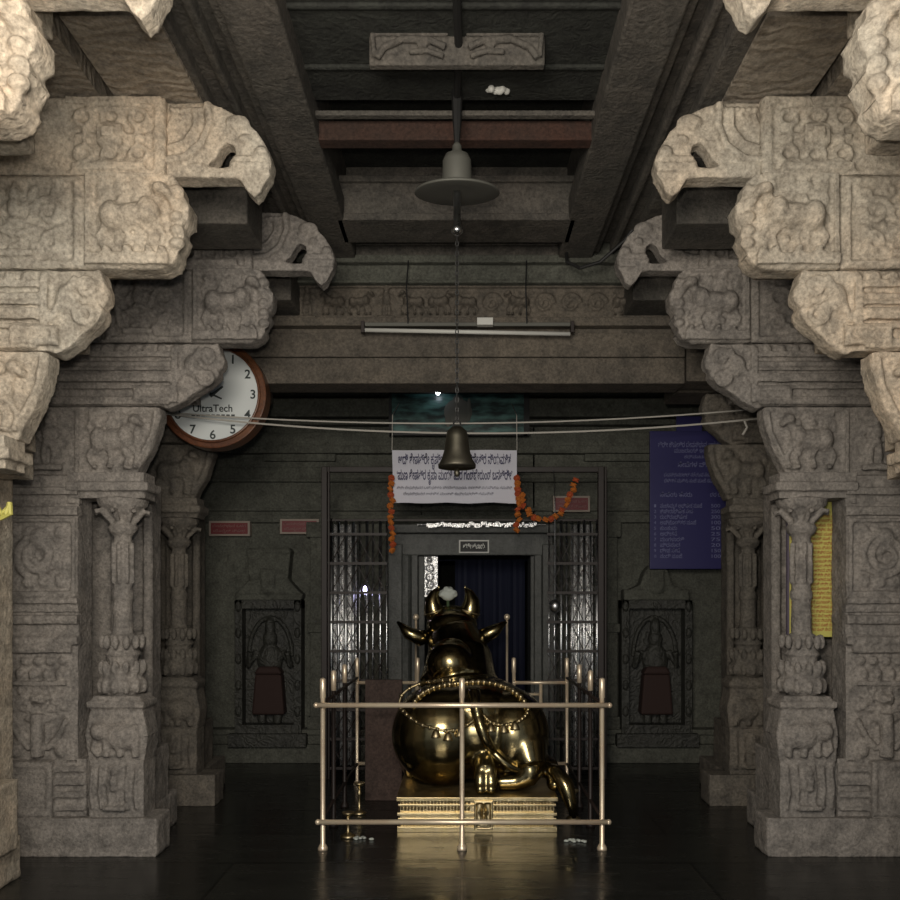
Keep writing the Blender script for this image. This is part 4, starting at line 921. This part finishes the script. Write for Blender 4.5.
# neck and head, looking away
HX = -.08
p.tube([(-.03, 6.62, .85), (-.02, 6.74, 1.06), (HX+.01, 6.86, 1.22)], [.30, .25, .20], 18)
p.ell((HX, 6.90, 1.30), (.205, .17, .13), 22, 14); p.ell((HX, 6.97, 1.38), (.18, .12, .08), 20, 12)
p.tube([(HX, 6.95, 1.30), (HX, 7.10, 1.20), (HX, 7.22, 1.10)], [.17, .125, .10], 16); p.ell((HX, 7.23, 1.08), (.115, .08, .085))
# right hind leg: thigh, knee, shank and cloven hoof
p.tube([(.36, 6.02, .62), (.44, 5.86, .48), (.46, 5.80, .38)], [.20, .14, .10], 18)
p.ell((.455, 5.80, .36), (.085, .075, .085), 18, 12)
p.tube([(.46, 5.80, .34), (.36, 5.80, .29), (.24, 5.80, .285)], [.08, .06, .055], 14)
p.tube([(.16, 5.95, .46), (.155, 5.82, .42), (.155, 5.74, .36)], [.11, .085, .065], 14)
for sg in (-1, 1): p.tube([(.155+sg*.028, 5.77, .40), (.155+sg*.036, 5.725, .33), (.155+sg*.036, 5.70, .255)], [.045, .045, .038], 12); p.ell((.155+sg*.036, 5.69, .262), (.036, .04, .036), 12, 8)
p.tube([(.46, 5.95, .40), (.60, 5.86, .36), (.62, 5.8, .30)], [.12, .07, .05], 14)   # outer foot
p.ell((.62, 5.80, .275), (.06, .07, .05))
# left front folded leg hint
p.tube([(-.30, 6.6, .40), (-.40, 6.4, .31), (-.36, 6.2, .27)], [.12, .07, .05], 12)
bull = p.build('bull_body', M['bronze'], root, org, voxel=.011, sm=10)
for sg, tipx in ((-1, -.155), (1, -.005)):
    p = MB(); x = HX+sg*.135
    p.tube([(x+.02*-sg, 6.97, 1.36), (x+.015*sg, 6.96, 1.43), (x+.02*sg, 6.95, 1.50), (x-.0*sg, 6.95, 1.56), (x-.03*sg, 6.95, 1.60)], [.088, .080, .062, .036, .010], 16); p.ell((x-.03*sg, 6.95, 1.60), (.011, .011, .018))
    p.build('horn', M['bronze'], root, org, smooth=True)
    p = MB(); p.tube([(x, 6.96, 1.40), (x+.003*sg, 6.96, 1.41)], .092, 16); p.build('horn_ring', M['brass'], root, org, smooth=True)
    p = MB()
    e = [(HX-.16, 6.90, 1.22), (HX-.25, 6.86, 1.20), (HX-.34, 6.84, 1.24), (HX-.43, 6.84, 1.33)]
    if sg > 0: e = [(HX+.16, 6.92, 1.20), (HX+.25, 6.88, 1.21), (HX+.34, 6.86, 1.26), (HX+.43, 6.86, 1.33)]
    p.tube(e, [.045, .066, .052, .010], 14); p.build('ear', M['bronze'], root, org, smooth=True)
def hide(px, py, prefer=None):
    """surface point of the bull's ellipsoids along the sight line px,py"""
    o_ = Vector((0, 0, EYE)); d = (at(px, py, 1.0)-o_); best = None
    for c, r in ELLS:
        q = Vector(((o_.x-c[0])/r[0], (o_.y-c[1])/r[1], (o_.z-c[2])/r[2])); e = Vector((d.x/r[0], d.y/r[1], d.z/r[2]))
        A = e.dot(e); B_ = 2*q.dot(e); C_ = q.dot(q)-1; D = B_*B_-4*A*C_
        if D > 0:
            t = (-B_-math.sqrt(D))/(2*A)
            if best is None or t < best: best = t
    return best
def lay(pxs):
    out = []; last = 6.2
    for (x, y) in pxs:
        t = hide(x, y)
        if t is None: t = last
        last = t; out.append(at(x, y, t-.012))
    return out
def arc(pts, k=6):
    out = []; n = len(pts)
    for i in range(n-1):
        p0 = Vector(pts[max(i-1, 0)]); p1 = Vector(pts[i]); p2 = Vector(pts[i+1]); p3 = Vector(pts[min(i+2, n-1)])
        for q in range(k):
            t = q/k; out.append(tuple(.5*((2*p1)+(-p0+p2)*t+(2*p0-5*p1+4*p2-p3)*t*t+(-p0+3*p1-3*p2+p3)*t**3)))
    out.append(tuple(pts[-1])); return out
# tail along the right haunch with tuft
p = MB(); tl = lay(arc([(474, 692), (477, 712), (483, 733), (492, 750), (504, 762), (517, 769), (527, 767)]))
p.tube(tl, [.044-.018*i/(len(tl)-1) for i in range(len(tl))], 12); p.build('tail', M['bronze'], root, org, smooth=True)
p = MB(); p.tube([(.56, 5.76, .40), (.62, 5.66, .38), (.67, 5.60, .30), (.70, 5.585, .19), (.72, 5.58, .10)], [.03, .05, .055, .04, .012], 14)
for k in range(5): p.tube([(.64+.015*k, 5.61, .35), (.665+.012*k, 5.57, .24), (.70+.008*k, 5.57, .12)], .012, 8)
p.build('tail_tuft', M['bronze'], root, org, smooth=True)
# bead ropes around the rump and over the back (laid on the hide by shrinkwrap)
def rope(name, pts, n, r, mat='brass', bells=()):
    pts = [Vector(v) for v in pts]; L = [0]
    for i in range(1, len(pts)): L.append(L[-1]+(pts[i]-pts[i-1]).length)
    p = MB(); p.tube(pts, r*.55, 8)
    for k in range(n):
        s_ = L[-1]*k/(n-1); i = max(j for j in range(len(pts)-1) if L[j] <= s_+1e-9) if k < n-1 else len(pts)-2
        v = pts[i].lerp(pts[i+1], (s_-L[i])/(L[i+1]-L[i])); p.ell(v, (r, r, r), 8, 6)
    o = p.build(name, M[mat], root, org, smooth=True)
    return o
rope('bead_rope', lay(arc([(399, 706), (402, 695), (414, 686), (430, 682), (450, 680)])) , 15, .018)
rope('bead_rope', lay(arc([(412, 706), (420, 695), (436, 687), (460, 683), (485, 682), (505, 687), (520, 696), (527, 706)])), 26, .018)
rope('bead_rope', lay(arc([(399, 706), (406, 714), (418, 723), (432, 728), (448, 731), (462, 728), (474, 720)])), 18, .016)
rope('bead_rope', lay(arc([(484, 716), (492, 723), (505, 725), (517, 722), (527, 714), (528, 706)])), 15, .016)
for (x, y) in ((436, 733), (448, 736), (460, 732), (491, 727), (504, 728), (515, 725)):
    t = hide(x, y) or 5.8; c = at(x, y, t-.02); p = MB(); p.lathe([(.034, -.03), (.031, -.018), (.020, .012), (.006, .026)], c, 12); p.build('small_bell', M['brass'], root, org, smooth=True)
# blossom on the head
c = at(448, 594, 6.93); root2 = empty('white_flower', (c.x, c.y, c.z-.05), 'white blossom resting on top of the brass bull head between its horns', 'flower')
p = MB(); p.ell(c, (.06, .05, .055), 16, 10)
for k in range(14):
    a = k*2.4; e = (k % 4)*.35; p.ell((c.x+.05*math.cos(a)*math.cos(e), c.y+.04*math.sin(a)*math.cos(e), c.z+.05*math.sin(e)-.005), (.028, .028, .022), 8, 6)
p.build('blossom', M['flower'], root2, root2.location, voxel=.006)
p = MB(); p.tube([(c.x, c.y, c.z-.04), (c.x, c.y+.0, 1.44)], .012, 8); p.build('stem', M['leaf'], root2, root2.location)

# brown board left of the bull
a, b = at(365, 801, 6.5), at(402, 680, 6.5); p = MB(); p.box(a.x, b.x, 6.5, 6.56, 0, b.z)
tag(p.build('wooden_board', M['panel_brown'], org=((a.x+b.x)/2, 6.5, 0), bevel=.005), 'plain upright brown board standing on the floor left of the bull', 'board')
# small oil lamps and offerings on floor
def oil_lamp(x, y, h, lb):
    root = empty('oil_lamp', (x, y, 0), lb, 'oil lamp', 'small brass lamps on the floor inside the railing'); org = root.location
    p = MB(); p.lathe([(.045, 0), (.05, .01), (.03, .02), (.010, .035), (.010, h*.6), (.018, h*.65), (.010, h*.7), (.012, h-.03)], (x, y, 0), 16); p.build('stand', M['brass'], root, org, smooth=True)
    p = MB(); p.lathe([(.012, h-.03), (.035, h-.01), (.04, h), (.03, h-.004), (.005, h-.012)], (x, y, 0), 16); p.build('bowl', M['brass'], root, org, smooth=True)
oil_lamp(-.72, 5.5, .16, 'short brass oil lamp near the front left railing post')
oil_lamp(-.72, 6.1, .22, 'taller brass oil lamp left of the pedestal by the side rail')
oil_lamp(.76, 5.95, .20, 'brass oil lamp right of the pedestal by the side rail')
for (x, y, lb) in ((-.62, 5.45, 'small white petal heap on the floor near the left front post'), (.70, 5.4, 'small white petal heap on the floor near the right front post')):
    p = MB(); rr4 = random.Random(int(x*100))
    for k in range(12): p.ell((x+rr4.uniform(-.06, .06), y+rr4.uniform(-.03, .03), .008), (.014, .01, .008), 6, 5)
    tag(p.build('flower_petals', M['flower'], org=(x, y, 0), smooth=True), lb, 'petals', kind='stuff')
# coloured ribbon tied to the near left pillar
p = MB(); c = at(5, 512, 3.93)
for k in range(3): p.tube([c+Vector((-.03+.01*k, -.02, .03-.03*k)), c+Vector((.0+.02*k, -.03, -.01)), c+Vector((.03, -.02, .02+.01*k))], .012, 6)
tag(p.build('ribbon', M['yellow'], org=c), 'yellow ribbon tied round the near left pillar at the photo edge', 'ribbon')

# ------------------------------------------------------------------ lights
def area(name, loc, target, sx, sy, e, col):
    l = bpy.data.lights.new(name, 'AREA'); l.shape = 'RECTANGLE'; l.size = sx; l.size_y = sy; l.energy = e; l.color = col
    o = bpy.data.objects.new(name, l); C.objects.link(o); o.location = loc
    o.rotation_euler = (Vector(target)-Vector(loc)).to_track_quat('-Z', 'Y').to_euler(); return o
area('high_front_fill', (-.5, .5, 2.7), (-.2, 5.2, 2.6), 1.3, .9, 75, (1.0, .91, .78))  # unseen light added high at the hall front to brighten the near brackets
area('entrance_sky', (0, -2.8, 1.9), (0, 6, 1.6), 5, 2.6, 26, (.9, .95, 1.0))
l = bpy.data.lights.new('camera_flash', 'POINT'); l.energy = 105; l.color = (1, .92, .8); l.shadow_soft_size = .06  # unseen flash just above the camera, added for the glint on the bull
o = bpy.data.objects.new('camera_flash', l); C.objects.link(o); o.location = (-.08, .2, 1.75)
w = bpy.data.worlds.new('w'); bpy.context.scene.world = w; w.use_nodes = True
w.node_tree.nodes['Background'].inputs[0].default_value = (.75, .85, 1, 1); w.node_tree.nodes['Background'].inputs[1].default_value = .12

cam = bpy.data.cameras.new('camera'); co = bpy.data.objects.new('camera', cam); C.objects.link(co); bpy.context.scene.camera = co
co.location = (0, 0, EYE); co.rotation_euler = (PI/2, 0, 0); cam.sensor_width = 36; cam.sensor_fit = 'HORIZONTAL'; cam.lens = 36*F_PX/900
cam.shift_x = (450-VX)/900; cam.shift_y = (HY-450)/900; cam.clip_start = .05
vs = bpy.context.scene.view_settings; vs.view_transform = 'Standard'; vs.look = 'None'; vs.gamma = 1; vs.exposure = .6; vs.use_curve_mapping = False
